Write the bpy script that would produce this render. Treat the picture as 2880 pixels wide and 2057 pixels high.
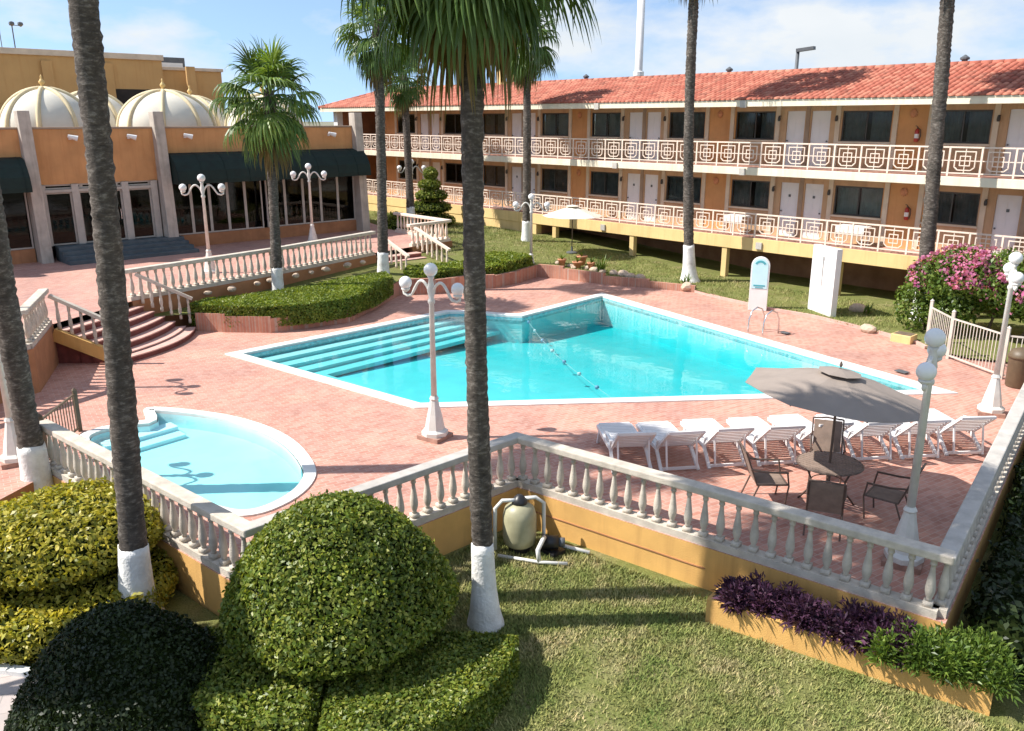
import bpy, bmesh, math, random
import numpy as np
from mathutils import Vector, Matrix

for o in list(bpy.data.objects):
    bpy.data.objects.remove(o, do_unlink=True)
SC = bpy.context.scene
COL = SC.collection
R = math.radians
random.seed(7)
RNG = np.random.default_rng(11)

# ------------------------------------------------------------------ camera
cam_d = bpy.data.cameras.new('camera')
cam = bpy.data.objects.new('camera', cam_d)
COL.objects.link(cam)
cam_d.sensor_width = 36.0
cam_d.lens = 29.75
cam_d.clip_start = 0.1
cam_d.clip_end = 5000
cam.location = (0, 0, 6.4)
cam.rotation_euler = (R(90 - 16.2), 0, R(-42.74))
SC.camera = cam

# ------------------------------------------------------------------ sky and sun
SUN_AZ, SUN_EL = R(-40.0), R(47.5)          # azimuth the shadows run to, elevation
world = bpy.data.worlds.new('World')
SC.world = world
world.use_nodes = True
wn, wl = world.node_tree.nodes, world.node_tree.links
wn.clear()
w_out = wn.new('ShaderNodeOutputWorld')
w_bg = wn.new('ShaderNodeBackground')
sky = wn.new('ShaderNodeTexSky')
sky.sky_type = 'NISHITA'
sky.sun_disc = False
sky.sun_elevation = SUN_EL
sky.sun_rotation = R(-50)
sky.air_density = 1.0
sky.dust_density = 0.2
sky.ozone_density = 1.2
tc = wn.new('ShaderNodeTexCoord')
cmap = wn.new('ShaderNodeMapping')
cmap.inputs['Location'].default_value = (4.6, 5.1, 0.0)
cmap.inputs['Scale'].default_value = (1.0, 1.0, 2.4)
wl.new(tc.outputs['Generated'], cmap.inputs[0])
smap = wn.new('ShaderNodeMapping')          # lifts the lookup above the hazy yellow rim of the model sky
smap.inputs['Location'].default_value = (0.0, 0.0, 0.17)
smap.inputs['Scale'].default_value = (1.0, 1.0, 0.9)
wl.new(tc.outputs['Generated'], smap.inputs[0])
wl.new(smap.outputs[0], sky.inputs['Vector'])
cn = wn.new('ShaderNodeTexNoise')
cn.inputs['Scale'].default_value = 3.2
cn.inputs['Detail'].default_value = 9
cn.inputs['Roughness'].default_value = 0.56
wl.new(cmap.outputs[0], cn.inputs['Vector'])
cr = wn.new('ShaderNodeValToRGB')
cr.color_ramp.elements[0].position = 0.46
cr.color_ramp.elements[0].color = (0, 0, 0, 1)
cr.color_ramp.elements[1].position = 0.60
cr.color_ramp.elements[1].color = (1, 1, 1, 1)
wl.new(cn.outputs['Fac'], cr.inputs[0])
cn2 = wn.new('ShaderNodeTexNoise')
cn2.inputs['Scale'].default_value = 7.0
cn2.inputs['Detail'].default_value = 6
wl.new(cmap.outputs[0], cn2.inputs['Vector'])
ccol = wn.new('ShaderNodeMixRGB')
ccol.inputs[1].default_value = (3.4, 3.8, 4.15, 1)
ccol.inputs[2].default_value = (4.7, 4.75, 4.8, 1)
wl.new(cn2.outputs['Fac'], ccol.inputs[0])
cmix = wn.new('ShaderNodeMixRGB')
wl.new(cr.outputs[0], cmix.inputs[0])
wl.new(sky.outputs[0], cmix.inputs[1])
wl.new(ccol.outputs[0], cmix.inputs[2])
wl.new(cmix.outputs[0], w_bg.inputs['Color'])
w_bg.inputs['Strength'].default_value = 0.135
wl.new(w_bg.outputs[0], w_out.inputs['Surface'])

sun_d = bpy.data.lights.new('sun', 'SUN')
sun_d.energy = 4.7
sun_d.angle = R(0.53)
sun_d.color = (1.0, 0.95, 0.88)
sun = bpy.data.objects.new('sun', sun_d)
COL.objects.link(sun)
sdir = Vector((math.cos(SUN_AZ) * math.cos(SUN_EL), math.sin(SUN_AZ) * math.cos(SUN_EL), -math.sin(SUN_EL)))
sun.rotation_euler = sdir.to_track_quat('-Z', 'Y').to_euler()
sun.location = (0, 0, 40)

SC.view_settings.view_transform = 'Standard'
SC.view_settings.look = 'None'
SC.view_settings.exposure = 0.68
SC.view_settings.gamma = 1.0
SC.view_settings.use_curve_mapping = False
SC.render.engine = 'CYCLES'
SC.cycles.max_bounces = 6
SC.cycles.diffuse_bounces = 3
SC.cycles.glossy_bounces = 3
SC.cycles.caustics_reflective = False
SC.cycles.caustics_refractive = False
SC.cycles.transparent_max_bounces = 16

# ------------------------------------------------------------------ materials
def ramp(nt, fac, stops):
    r = nt.nodes.new('ShaderNodeValToRGB')
    els = r.color_ramp.elements
    while len(els) < len(stops):
        els.new(0.5)
    for e, (p, c) in zip(els, stops):
        e.position = p
        e.color = (*c, 1)
    nt.links.new(fac, r.inputs[0])
    return r.outputs[0]

def noise(nt, vec, scale, detail=4, rough=0.55):
    n = nt.nodes.new('ShaderNodeTexNoise')
    n.inputs['Scale'].default_value = scale
    n.inputs['Detail'].default_value = detail
    n.inputs['Roughness'].default_value = rough
    nt.links.new(vec, n.inputs['Vector'])
    return n.outputs['Fac']

def mixc(nt, fac, a, b, mode='MIX'):
    m = nt.nodes.new('ShaderNodeMixRGB')
    m.blend_type = mode
    for i, v in ((0, fac), (1, a), (2, b)):
        if hasattr(v, 'links') or hasattr(v, 'is_output'):
            nt.links.new(v, m.inputs[i])
        elif i == 0:
            m.inputs[0].default_value = v
        else:
            m.inputs[i].default_value = (*v, 1)
    return m.outputs[0]

def bump(nt, h, strength, dist=0.02):
    b = nt.nodes.new('ShaderNodeBump')
    b.inputs['Strength'].default_value = strength
    b.inputs['Distance'].default_value = dist
    nt.links.new(h, b.inputs['Height'])
    return b.outputs[0]

def new_mat(name):
    m = bpy.data.materials.new(name)
    m.use_nodes = True
    nt = m.node_tree
    bs = nt.nodes['Principled BSDF']
    geo = nt.nodes.new('ShaderNodeNewGeometry')
    return m, nt, bs, geo.outputs['Position']

def mat(name, col, rough=0.6, var=0.18, scale=3.0, bmp=0.15, bscale=40.0, dirt=0.25, dirt_col=(0.12, 0.09, 0.06), metal=0.0, spec=None, streak=0.0):
    """plain weathered surface: base colour, fine mottling, larger stains, fine bump"""
    m, nt, bs, pos = new_mat(name)
    n1 = noise(nt, pos, scale, 3)
    lo = tuple(c * (1 - var) for c in col)
    hi = tuple(min(1, c * (1 + var)) for c in col)
    c = ramp(nt, n1, [(0.3, lo), (0.7, hi)])
    if dirt:
        n2 = noise(nt, pos, scale * 0.35, 5, 0.7)
        f = ramp(nt, n2, [(0.52, (0, 0, 0)), (0.75, (dirt, dirt, dirt))])
        c = mixc(nt, f, c, dirt_col)
    if streak:
        mp = nt.nodes.new('ShaderNodeMapping')
        mp.inputs['Scale'].default_value = (5.0, 5.0, 0.35)
        nt.links.new(pos, mp.inputs[0])
        n3 = noise(nt, mp.outputs[0], 1.0, 4, 0.65)
        f = ramp(nt, n3, [(0.50, (0, 0, 0)), (0.72, (streak, streak, streak))])
        c = mixc(nt, f, c, dirt_col)
    nt.links.new(c, bs.inputs['Base Color'])
    bs.inputs['Roughness'].default_value = rough
    bs.inputs['Metallic'].default_value = metal
    if spec is not None:
        bs.inputs['Specular IOR Level'].default_value = spec
    if bmp:
        nt.links.new(bump(nt, noise(nt, pos, bscale, 2), bmp), bs.inputs['Normal'])
    return m

def leaf_mat(name, cols, rough=0.45, trans=0.3):
    """foliage: every leaf (mesh island) its own shade, a little light shining through"""
    m, nt, bs, pos = new_mat(name)
    geo = [n for n in nt.nodes if n.type == 'NEW_GEOMETRY'][0]
    n = len(cols)
    c = ramp(nt, geo.outputs['Random Per Island'], [((i + 0.0) / max(1, n - 1), cc) for i, cc in enumerate(cols)])
    big = noise(nt, pos, 1.7, 2)
    f = ramp(nt, big, [(0.35, (0.72, 0.74, 0.7)), (0.65, (1.12, 1.1, 1.0))])
    c = mixc(nt, 1.0, c, f, 'MULTIPLY')
    nt.links.new(c, bs.inputs['Base Color'])
    bs.inputs['Roughness'].default_value = rough
    bs.inputs['Specular IOR Level'].default_value = 0.35
    tr = nt.nodes.new('ShaderNodeBsdfTranslucent')
    tint = mixc(nt, 1.0, c, (1.3, 1.25, 0.5), 'MULTIPLY')
    nt.links.new(tint, tr.inputs['Color'])
    mx = nt.nodes.new('ShaderNodeMixShader')
    mx.inputs[0].default_value = trans
    nt.links.new(bs.outputs[0], mx.inputs[1])
    nt.links.new(tr.outputs[0], mx.inputs[2])
    nt.links.new(mx.outputs[0], nt.nodes['Material Output'].inputs['Surface'])
    return m

def blade_mat(name):
    m, nt, bs, pos = new_mat(name)
    geo = [n for n in nt.nodes if n.type == 'NEW_GEOMETRY'][0]
    patch = noise(nt, pos, 1.3, 4, 0.65)
    a = ramp(nt, patch, [(0.34, (0.15, 0.205, 0.05)), (0.50, (0.25, 0.265, 0.09)), (0.66, (0.40, 0.345, 0.185))])
    f = ramp(nt, geo.outputs['Random Per Island'], [(0.0, (0.6, 0.65, 0.55)), (0.6, (1.05, 1.05, 1.0)), (1.0, (1.45, 1.3, 1.25))])
    c = mixc(nt, 1.0, a, f, 'MULTIPLY')
    nt.links.new(c, bs.inputs['Base Color'])
    bs.inputs['Roughness'].default_value = 0.65
    bs.inputs['Specular IOR Level'].default_value = 0.2
    return m

def paver_mat(name, c1, c2, mortar, bw=0.22, rh=0.11, rot=10, stain=0.35):
    m, nt, bs, pos = new_mat(name)
    mp = nt.nodes.new('ShaderNodeMapping')
    mp.inputs['Rotation'].default_value = (0, 0, R(rot))
    nt.links.new(pos, mp.inputs[0])
    br = nt.nodes.new('ShaderNodeTexBrick')
    br.inputs['Color1'].default_value = (*c1, 1)
    br.inputs['Color2'].default_value = (*c2, 1)
    br.inputs['Mortar'].default_value = (*mortar, 1)
    br.inputs['Scale'].default_value = 1.0
    br.inputs['Mortar Size'].default_value = 0.008
    br.inputs['Mortar Smooth'].default_value = 0.3
    br.inputs['Bias'].default_value = 0.0
    br.inputs['Brick Width'].default_value = bw
    br.inputs['Row Height'].default_value = rh
    nt.links.new(mp.outputs[0], br.inputs['Vector'])
    n1 = noise(nt, pos, 0.55, 6, 0.6)
    f1 = ramp(nt, n1, [(0.32, (0.80, 0.78, 0.80)), (0.68, (1.18, 1.14, 1.08))])
    c = mixc(nt, 1.0, br.outputs['Color'], f1, 'MULTIPLY')
    n2 = noise(nt, pos, 6.0, 6, 0.65)
    f2 = ramp(nt, n2, [(0.45, (0, 0, 0)), (0.8, (stain, stain, stain))])
    c = mixc(nt, f2, c, (0.72, 0.52, 0.44))
    n3 = noise(nt, pos, 1.3, 8, 0.7)
    f3 = ramp(nt, n3, [(0.54, (0, 0, 0)), (0.80, (0.5, 0.5, 0.5))])
    c = mixc(nt, f3, c, (0.30, 0.17, 0.13))
    nt.links.new(c, bs.inputs['Base Color'])
    bs.inputs['Roughness'].default_value = 0.75
    sub = nt.nodes.new('ShaderNodeMath'); sub.operation = 'SUBTRACT'; sub.inputs[0].default_value = 1.0
    nt.links.new(br.outputs['Fac'], sub.inputs[1])
    nt.links.new(bump(nt, sub.outputs[0], 0.35, 0.006), bs.inputs['Normal'])
    return m

def grass_ground_mat(name, cols):
    m, nt, bs, pos = new_mat(name)
    n1 = noise(nt, pos, 0.9, 8, 0.65)
    c = ramp(nt, n1, [(0.25, cols[0]), (0.5, cols[1]), (0.72, cols[2])])
    n2 = noise(nt, pos, 45, 3, 0.6)
    f = ramp(nt, n2, [(0.3, (0.55, 0.6, 0.5)), (0.7, (1.3, 1.25, 1.2))])
    c = mixc(nt, 1.0, c, f, 'MULTIPLY')
    nt.links.new(c, bs.inputs['Base Color'])
    bs.inputs['Roughness'].default_value = 0.9
    bs.inputs['Specular IOR Level'].default_value = 0.1
    nt.links.new(bump(nt, n2, 0.8, 0.03), bs.inputs['Normal'])
    return m

def water_mat():
    """clear pool water: fresnel reflection over see-through, tinted by depth"""
    m, nt, bs, pos = new_mat('pool_water')
    nt.nodes.remove(bs)
    out = nt.nodes['Material Output']
    tr = nt.nodes.new('ShaderNodeBsdfTransparent')
    tr.inputs['Color'].default_value = (0.97, 1, 1, 1)
    gl = nt.nodes.new('ShaderNodeBsdfGlossy')
    gl.inputs['Roughness'].default_value = 0.03
    lw_ = nt.nodes.new('ShaderNodeVectorMath'); lw_.operation = 'DOT_PRODUCT'
    geo_ = [n for n in nt.nodes if n.type == 'NEW_GEOMETRY'][0]
    nt.links.new(geo_.outputs['Incoming'], lw_.inputs[0])
    def mth(op, a, b=None):
        q = nt.nodes.new('ShaderNodeMath'); q.operation = op
        for i, v in enumerate((a, b)):
            if v is None: continue
            if hasattr(v, 'is_output'): nt.links.new(v, q.inputs[i])
            else: q.inputs[i].default_value = v
        return q.outputs[0]
    cs = mth('ABSOLUTE', lw_.outputs['Value'])
    fr_out = mth('ADD', mth('MULTIPLY', mth('POWER', mth('SUBTRACT', 1.0, cs), 5.0), 0.98), 0.02)
    mp = nt.nodes.new('ShaderNodeMapping')
    mp.inputs['Scale'].default_value = (1.0, 1.0, 1.0)
    nt.links.new(pos, mp.inputs[0])
    h = noise(nt, mp.outputs[0], 2.2, 3, 0.5)
    b = bump(nt, h, 0.09, 0.05)
    nt.links.new(b, gl.inputs['Normal'])
    nt.links.new(b, lw_.inputs[1])
    mx = nt.nodes.new('ShaderNodeMixShader')
    nt.links.new(fr_out, mx.inputs[0])
    nt.links.new(tr.outputs[0], mx.inputs[1])
    nt.links.new(gl.outputs[0], mx.inputs[2])
    nt.links.new(mx.outputs[0], out.inputs['Surface'])
    ab = nt.nodes.new('ShaderNodeVolumeAbsorption')
    ab.inputs['Color'].default_value = (0.26, 0.87, 0.88, 1)
    ab.inputs['Density'].default_value = 0.85
    nt.links.new(ab.outputs[0], out.inputs['Volume'])
    return m

def glass_mat(name, col=(0.02, 0.025, 0.03), rough=0.05):
    m, nt, bs, pos = new_mat(name)
    bs.inputs['Base Color'].default_value = (*col, 1)
    bs.inputs['Roughness'].default_value = rough
    bs.inputs['Specular IOR Level'].default_value = 0.6
    nt.links.new(bump(nt, noise(nt, pos, 1.2, 2), 0.04), bs.inputs['Normal'])
    return m

def clear_glass_mat(name, tint=(0.26, 0.28, 0.28)):
    m, nt, bs, pos = new_mat(name)
    nt.nodes.remove(bs)
    tr = nt.nodes.new('ShaderNodeBsdfTransparent')
    tr.inputs['Color'].default_value = (*tint, 1)
    gl = nt.nodes.new('ShaderNodeBsdfGlossy')
    gl.inputs['Roughness'].default_value = 0.04
    fr = nt.nodes.new('ShaderNodeFresnel')
    fr.inputs['IOR'].default_value = 1.3
    mx = nt.nodes.new('ShaderNodeMixShader')
    nt.links.new(fr.outputs[0], mx.inputs[0])
    nt.links.new(tr.outputs[0], mx.inputs[1])
    nt.links.new(gl.outputs[0], mx.inputs[2])
    nt.links.new(mx.outputs[0], nt.nodes['Material Output'].inputs['Surface'])
    return m

def bark_mat(name, c1, c2, c3):
    m, nt, bs, pos = new_mat(name)
    mp = nt.nodes.new('ShaderNodeMapping')
    mp.inputs['Scale'].default_value = (4, 4, 9)
    nt.links.new(pos, mp.inputs[0])
    n1 = noise(nt, mp.outputs[0], 2.2, 8, 0.7)
    c = ramp(nt, n1, [(0.30, c1), (0.52, c2), (0.68, c3)])
    n2 = noise(nt, pos, 2.0, 6, 0.6)
    f = ramp(nt, n2, [(0.3, (0.7, 0.7, 0.7)), (0.7, (1.25, 1.25, 1.25))])
    c = mixc(nt, 1.0, c, f, 'MULTIPLY')
    nt.links.new(c, bs.inputs['Base Color'])
    bs.inputs['Roughness'].default_value = 0.95
    nt.links.new(bump(nt, n1, 0.9, 0.03), bs.inputs['Normal'])
    return m

def tile_mat(name):
    m, nt, bs, pos = new_mat(name)
    geo = [n for n in nt.nodes if n.type == 'NEW_GEOMETRY'][0]
    oi = nt.nodes.new('ShaderNodeObjectInfo')
    add = nt.nodes.new('ShaderNodeMath'); add.operation = 'ADD'
    nt.links.new(geo.outputs['Random Per Island'], add.inputs[0])
    nt.links.new(oi.outputs['Random'], add.inputs[1])
    fr = nt.nodes.new('ShaderNodeMath'); fr.operation = 'FRACT'
    nt.links.new(add.outputs[0], fr.inputs[0])
    c = ramp(nt, fr.outputs[0], [(0.0, (0.33, 0.09, 0.055)), (0.5, (0.42, 0.125, 0.08)), (0.85, (0.50, 0.20, 0.13)), (1.0, (0.24, 0.07, 0.045))])
    n2 = noise(nt, pos, 0.8, 8, 0.7)
    f = ramp(nt, n2, [(0.5, (0, 0, 0)), (0.8, (0.45, 0.45, 0.45))])
    c = mixc(nt, f, c, (0.58, 0.28, 0.19))
    nt.links.new(c, bs.inputs['Base Color'])
    bs.inputs['Roughness'].default_value = 0.8
    nt.links.new(bump(nt, noise(nt, pos, 30, 4), 0.2), bs.inputs['Normal'])
    return m

M = dict(
    deck=paver_mat('brick_paving', (0.435, 0.195, 0.143), (0.545, 0.285, 0.22), (0.52, 0.375, 0.31)),
    terrace=paver_mat('terrace_paving', (0.44, 0.215, 0.17), (0.52, 0.28, 0.225), (0.47, 0.335, 0.28), rot=0),
    path=paver_mat('grey_paving', (0.40, 0.36, 0.34), (0.48, 0.43, 0.41), (0.30, 0.28, 0.26), 0.4, 0.4, 25, 0.2),
    dirt=mat('bare_soil', (0.16, 0.115, 0.075), 0.95, 0.3, 4, 0.6, 30, 0.4, (0.28, 0.22, 0.15)),
    lawn=grass_ground_mat('lawn_ground', [(0.21, 0.18, 0.09), (0.18, 0.20, 0.065), (0.30, 0.265, 0.14)]),
    farground=mat('far_ground', (0.20, 0.19, 0.13), 0.95, 0.3, 0.05, 0.2, 2, 0.3),
    blade=blade_mat('grass_blade'),
    coping=mat('white_coping', (0.78, 0.77, 0.73), 0.55, 0.08, 2.5, 0.1, 30, 0.25, (0.5, 0.42, 0.36)),
    basin=mat('pool_plaster', (0.50, 0.78, 0.80), 0.6, 0.06, 1.2, 0.05, 20, 0.12, (0.3, 0.6, 0.66)),
    kidbasin=mat('shallow_pool_plaster', (0.66, 0.88, 0.90), 0.6, 0.06, 1.2, 0.05, 20, 0.12, (0.4, 0.66, 0.7)),
    pooltile=mat('waterline_tile', (0.20, 0.50, 0.54), 0.3, 0.3, 9, 0.1, 12, 0.1),
    water=water_mat(),
    yellow=mat('yellow_stucco', (0.70, 0.405, 0.125), 0.85, 0.10, 1.6, 0.3, 60, 0.28, (0.42, 0.22, 0.07), streak=0.4),
    hotel_yellow=mat('pale_yellow_stucco', (0.74, 0.53, 0.24), 0.85, 0.08, 1.2, 0.25, 60, 0.18, (0.5, 0.32, 0.12), streak=0.4),
    orange=mat('orange_stucco', (0.58, 0.295, 0.12), 0.85, 0.10, 1.5, 0.3, 60, 0.2, (0.42, 0.17, 0.06), streak=0.4),
    rust=mat('rust_stucco', (0.40, 0.185, 0.085), 0.85, 0.15, 2.2, 0.35, 50, 0.35, (0.30, 0.13, 0.06), streak=0.4),
    rear=mat('ochre_stucco', (0.54, 0.33, 0.13), 0.85, 0.08, 0.7, 0.2, 20, 0.2, (0.45, 0.23, 0.08), streak=0.4),
    tanwall=mat('tan_stucco', (0.52, 0.34, 0.20), 0.85, 0.1, 1.5, 0.3, 60, 0.2, (0.28, 0.16, 0.09), streak=0.4),
    tan=mat('tan_trim', (0.34, 0.25, 0.18), 0.8, 0.1, 2, 0.2, 50, 0.2),
    beige=mat('beige_trim', (0.62, 0.52, 0.40), 0.8, 0.1, 2, 0.2, 50, 0.2),
    cream=mat('cream_paint', (0.78, 0.70, 0.54), 0.7, 0.07, 1.5, 0.15, 50, 0.2, (0.5, 0.4, 0.28), streak=0.4),
    railcream=mat('railing_paint', (0.80, 0.66, 0.55), 0.65, 0.08, 2.5, 0.12, 50, 0.15, (0.5, 0.36, 0.28)),
    white=mat('white_paint', (0.78, 0.77, 0.75), 0.6, 0.05, 2.5, 0.1, 50, 0.15, (0.5, 0.47, 0.42)),
    whitewash=mat('whitewash', (0.78, 0.77, 0.74), 0.9, 0.12, 6, 0.7, 22, 0.55, (0.36, 0.31, 0.25)),
    doorwhite=mat('white_door', (0.74, 0.73, 0.74), 0.5, 0.03, 2, 0.05, 50, 0.08),
    tiles=tile_mat('terracotta_tile'),
    tilebed=mat('roof_bed', (0.38, 0.12, 0.06), 0.9, 0.2, 4, 0.2, 30, 0.3),
    stone=mat('cast_stone', (0.55, 0.49, 0.41), 0.85, 0.16, 5, 0.35, 45, 0.45, (0.25, 0.21, 0.17)),
    stonegrey=mat('grey_stone_rail', (0.47, 0.44, 0.40), 0.85, 0.14, 4, 0.35, 45, 0.45, (0.24, 0.22, 0.19)),
    pillar=mat('pillar_render', (0.48, 0.43, 0.37), 0.85, 0.12, 3, 0.3, 50, 0.3, streak=0.4),
    step=mat('maroon_step', (0.20, 0.055, 0.045), 0.7, 0.2, 5, 0.2, 40, 0.2),
    tread=mat('pink_tread', (0.60, 0.37, 0.31), 0.8, 0.12, 5, 0.2, 40, 0.2),
    bluestep=mat('slate_step', (0.075, 0.10, 0.115), 0.6, 0.2, 4, 0.2, 40, 0.2, (0.2, 0.22, 0.22)),
    awning=mat('green_awning', (0.004, 0.017, 0.013), 0.8, 0.25, 3, 0.2, 90, 0.15, (0.03, 0.06, 0.05)),
    dome=mat('dome_plaster', (0.64, 0.60, 0.51), 0.75, 0.06, 1.2, 0.15, 40, 0.3, (0.55, 0.50, 0.44)),
    rib=mat('dome_rib', (0.66, 0.55, 0.34), 0.7, 0.1, 2, 0.15, 40, 0.2),
    finial=mat('finial_ochre', (0.70, 0.47, 0.18), 0.6, 0.1, 4, 0.1, 40, 0.1),
    teal=mat('teal_patch', (0.26, 0.42, 0.36), 0.7, 0.12, 4, 0.1, 40, 0.2),
    darkframe=mat('dark_frame', (0.05, 0.045, 0.04), 0.5, 0.15, 4, 0.05, 40, 0.1),
    alu=mat('door_aluminium', (0.46, 0.42, 0.37), 0.5, 0.08, 4, 0.05, 40, 0.15),
    glass=glass_mat('dark_glass'),
    clear=clear_glass_mat('window_glass'),
    clear2=clear_glass_mat('room_window_glass', (0.62, 0.66, 0.66)),
    curtain=mat('curtain', (0.40, 0.38, 0.36), 0.9, 0.25, 3, 0.1, 30, 0),
    curtainpale=mat('pale_curtain', (0.80, 0.80, 0.74), 0.9, 0.15, 3, 0.1, 30, 0),
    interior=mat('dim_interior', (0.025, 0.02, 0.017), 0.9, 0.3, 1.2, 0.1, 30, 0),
    crawl=mat('crawlspace_wall', (0.30, 0.155, 0.085), 0.95, 0.25, 1.5, 0.4, 30, 0.4),
    lamp=mat('lamp_paint', (0.68, 0.66, 0.61), 0.55, 0.08, 6, 0.12, 60, 0.3, (0.35, 0.28, 0.22)),
    globe=mat('opal_globe', (0.80, 0.80, 0.79), 0.25, 0.03, 5, 0, 1, 0),
    plinth=mat('brick_plinth', (0.36, 0.21, 0.16), 0.85, 0.2, 9, 0.3, 60, 0.3),
    bark=bark_mat('palm_bark', (0.040, 0.032, 0.027), (0.095, 0.078, 0.064), (0.25, 0.22, 0.19)),
    frond=leaf_mat('palm_leaf', [(0.05, 0.10, 0.022), (0.085, 0.155, 0.036), (0.135, 0.21, 0.055), (0.07, 0.13, 0.03)], 0.4, 0.25),
    frondlight=leaf_mat('palm_leaf_light', [(0.13, 0.22, 0.045), (0.19, 0.29, 0.07), (0.26, 0.35, 0.09)], 0.4, 0.3),
    fronddry=leaf_mat('palm_leaf_dry', [(0.20, 0.15, 0.06), (0.27, 0.19, 0.08), (0.16, 0.13, 0.05)], 0.7, 0.2),
    petiole=mat('palm_stalk', (0.17, 0.17, 0.06), 0.6, 0.2, 5, 0.1, 40, 0.2),
    topi=leaf_mat('topiary_leaf', [(0.07, 0.12, 0.016), (0.13, 0.19, 0.028), (0.21, 0.27, 0.045), (0.36, 0.37, 0.075), (0.10, 0.16, 0.022)], 0.42, 0.28),
    topiy=leaf_mat('golden_leaf', [(0.30, 0.29, 0.04), (0.50, 0.44, 0.06), (0.62, 0.53, 0.10), (0.36, 0.36, 0.05), (0.18, 0.20, 0.03)], 0.42, 0.3),
    topi_shaded=leaf_mat('shaded_leaf', [(0.012, 0.023, 0.006), (0.018, 0.034, 0.009), (0.027, 0.044, 0.011)], 0.45, 0.2),  # shade painted in: leaf colour darkened for the shaded dome and right hedge
    hedge=leaf_mat('hedge_leaf', [(0.09, 0.15, 0.016), (0.16, 0.23, 0.028), (0.24, 0.31, 0.045), (0.32, 0.35, 0.06), (0.12, 0.18, 0.022)], 0.45, 0.3),
    bough=leaf_mat('shrub_leaf', [(0.07, 0.13, 0.022), (0.13, 0.21, 0.04), (0.22, 0.30, 0.06), (0.05, 0.10, 0.02)], 0.4, 0.3),
    petal=leaf_mat('pink_bract', [(0.52, 0.11, 0.29), (0.64, 0.20, 0.39), (0.72, 0.30, 0.46), (0.50, 0.15, 0.38)], 0.6, 0.4),
    purple=leaf_mat('purple_leaf', [(0.050, 0.018, 0.050), (0.085, 0.032, 0.080), (0.13, 0.06, 0.11), (0.04, 0.02, 0.045)], 0.45, 0.2),
    core=mat('twig_core', (0.016, 0.024, 0.006), 0.95, 0.3, 6, 0.8, 30, 0, spec=0.05),
    wood=mat('shrub_wood', (0.13, 0.09, 0.06), 0.9, 0.2, 6, 0.5, 30, 0.2),
    plastic=mat('white_resin', (0.80, 0.78, 0.77), 0.4, 0.04, 4, 0.03, 40, 0.1, (0.55, 0.5, 0.46)),
    canvas=mat('grey_canvas', (0.29, 0.24, 0.205), 0.9, 0.08, 2, 0.15, 160, 0.15),
    canvaspale=mat('pale_canvas', (0.70, 0.64, 0.55), 0.9, 0.06, 2, 0.15, 160, 0.1),
    iron=mat('brown_iron', (0.14, 0.10, 0.08), 0.5, 0.2, 8, 0.1, 60, 0.2, (0.2, 0.15, 0.1), 0.4),
    mesh=mat('sling_mesh', (0.26, 0.19, 0.15), 0.8, 0.15, 8, 0.2, 120, 0.1),
    steel=mat('stainless', (0.72, 0.72, 0.72), 0.2, 0.05, 5, 0.02, 40, 0, metal=0.9),
    fencep=mat('fence_paint', (0.60, 0.53, 0.46), 0.6, 0.1, 5, 0.1, 50, 0.3),
    greymetal=mat('grey_metal', (0.10, 0.11, 0.12), 0.5, 0.15, 5, 0.05, 40, 0.1),
    binbrown=mat('bin_brown', (0.12, 0.085, 0.05), 0.5, 0.15, 6, 0.1, 40, 0.2),
    tank=mat('filter_tank', (0.38, 0.36, 0.23), 0.45, 0.12, 5, 0.05, 40, 0.25),
    black=mat('black_plastic', (0.02, 0.02, 0.022), 0.4, 0.1, 5, 0.05, 40, 0.1),
    pvc=mat('pvc_pipe', (0.70, 0.70, 0.66), 0.45, 0.05, 5, 0.05, 40, 0.2),
    signblue=mat('sign_blue', (0.56, 0.80, 0.84), 0.5, 0.04, 4, 0.02, 40, 0.1, (0.4, 0.55, 0.6)),
    signteal=mat('sign_teal', (0.08, 0.38, 0.44), 0.5, 0.05, 4, 0.02, 40, 0),
    pot=mat('terracotta_pot', (0.56, 0.25, 0.13), 0.8, 0.15, 6, 0.2, 50, 0.25),
    rock=mat('rockery_stone', (0.52, 0.40, 0.30), 0.9, 0.2, 4, 0.5, 25, 0.35),
    red=mat('extinguisher_red', (0.42, 0.03, 0.02), 0.35, 0.05, 4, 0.02, 40, 0.05),
    rope=mat('rope', (0.35, 0.55, 0.58), 0.7, 0.1, 9, 0.2, 80, 0.1),
    buoy=mat('float_blue', (0.10, 0.28, 0.42), 0.4, 0.05, 9, 0.02, 80, 0.05),
    brickwall=paver_mat('planter_brick', (0.40, 0.17, 0.11), (0.48, 0.23, 0.15), (0.42, 0.30, 0.24), 0.22, 0.075, 0, 0.2),
)

# ------------------------------------------------------------------ mesh helpers
ABS = {}          # things whose parts are given in world coordinates

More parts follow.
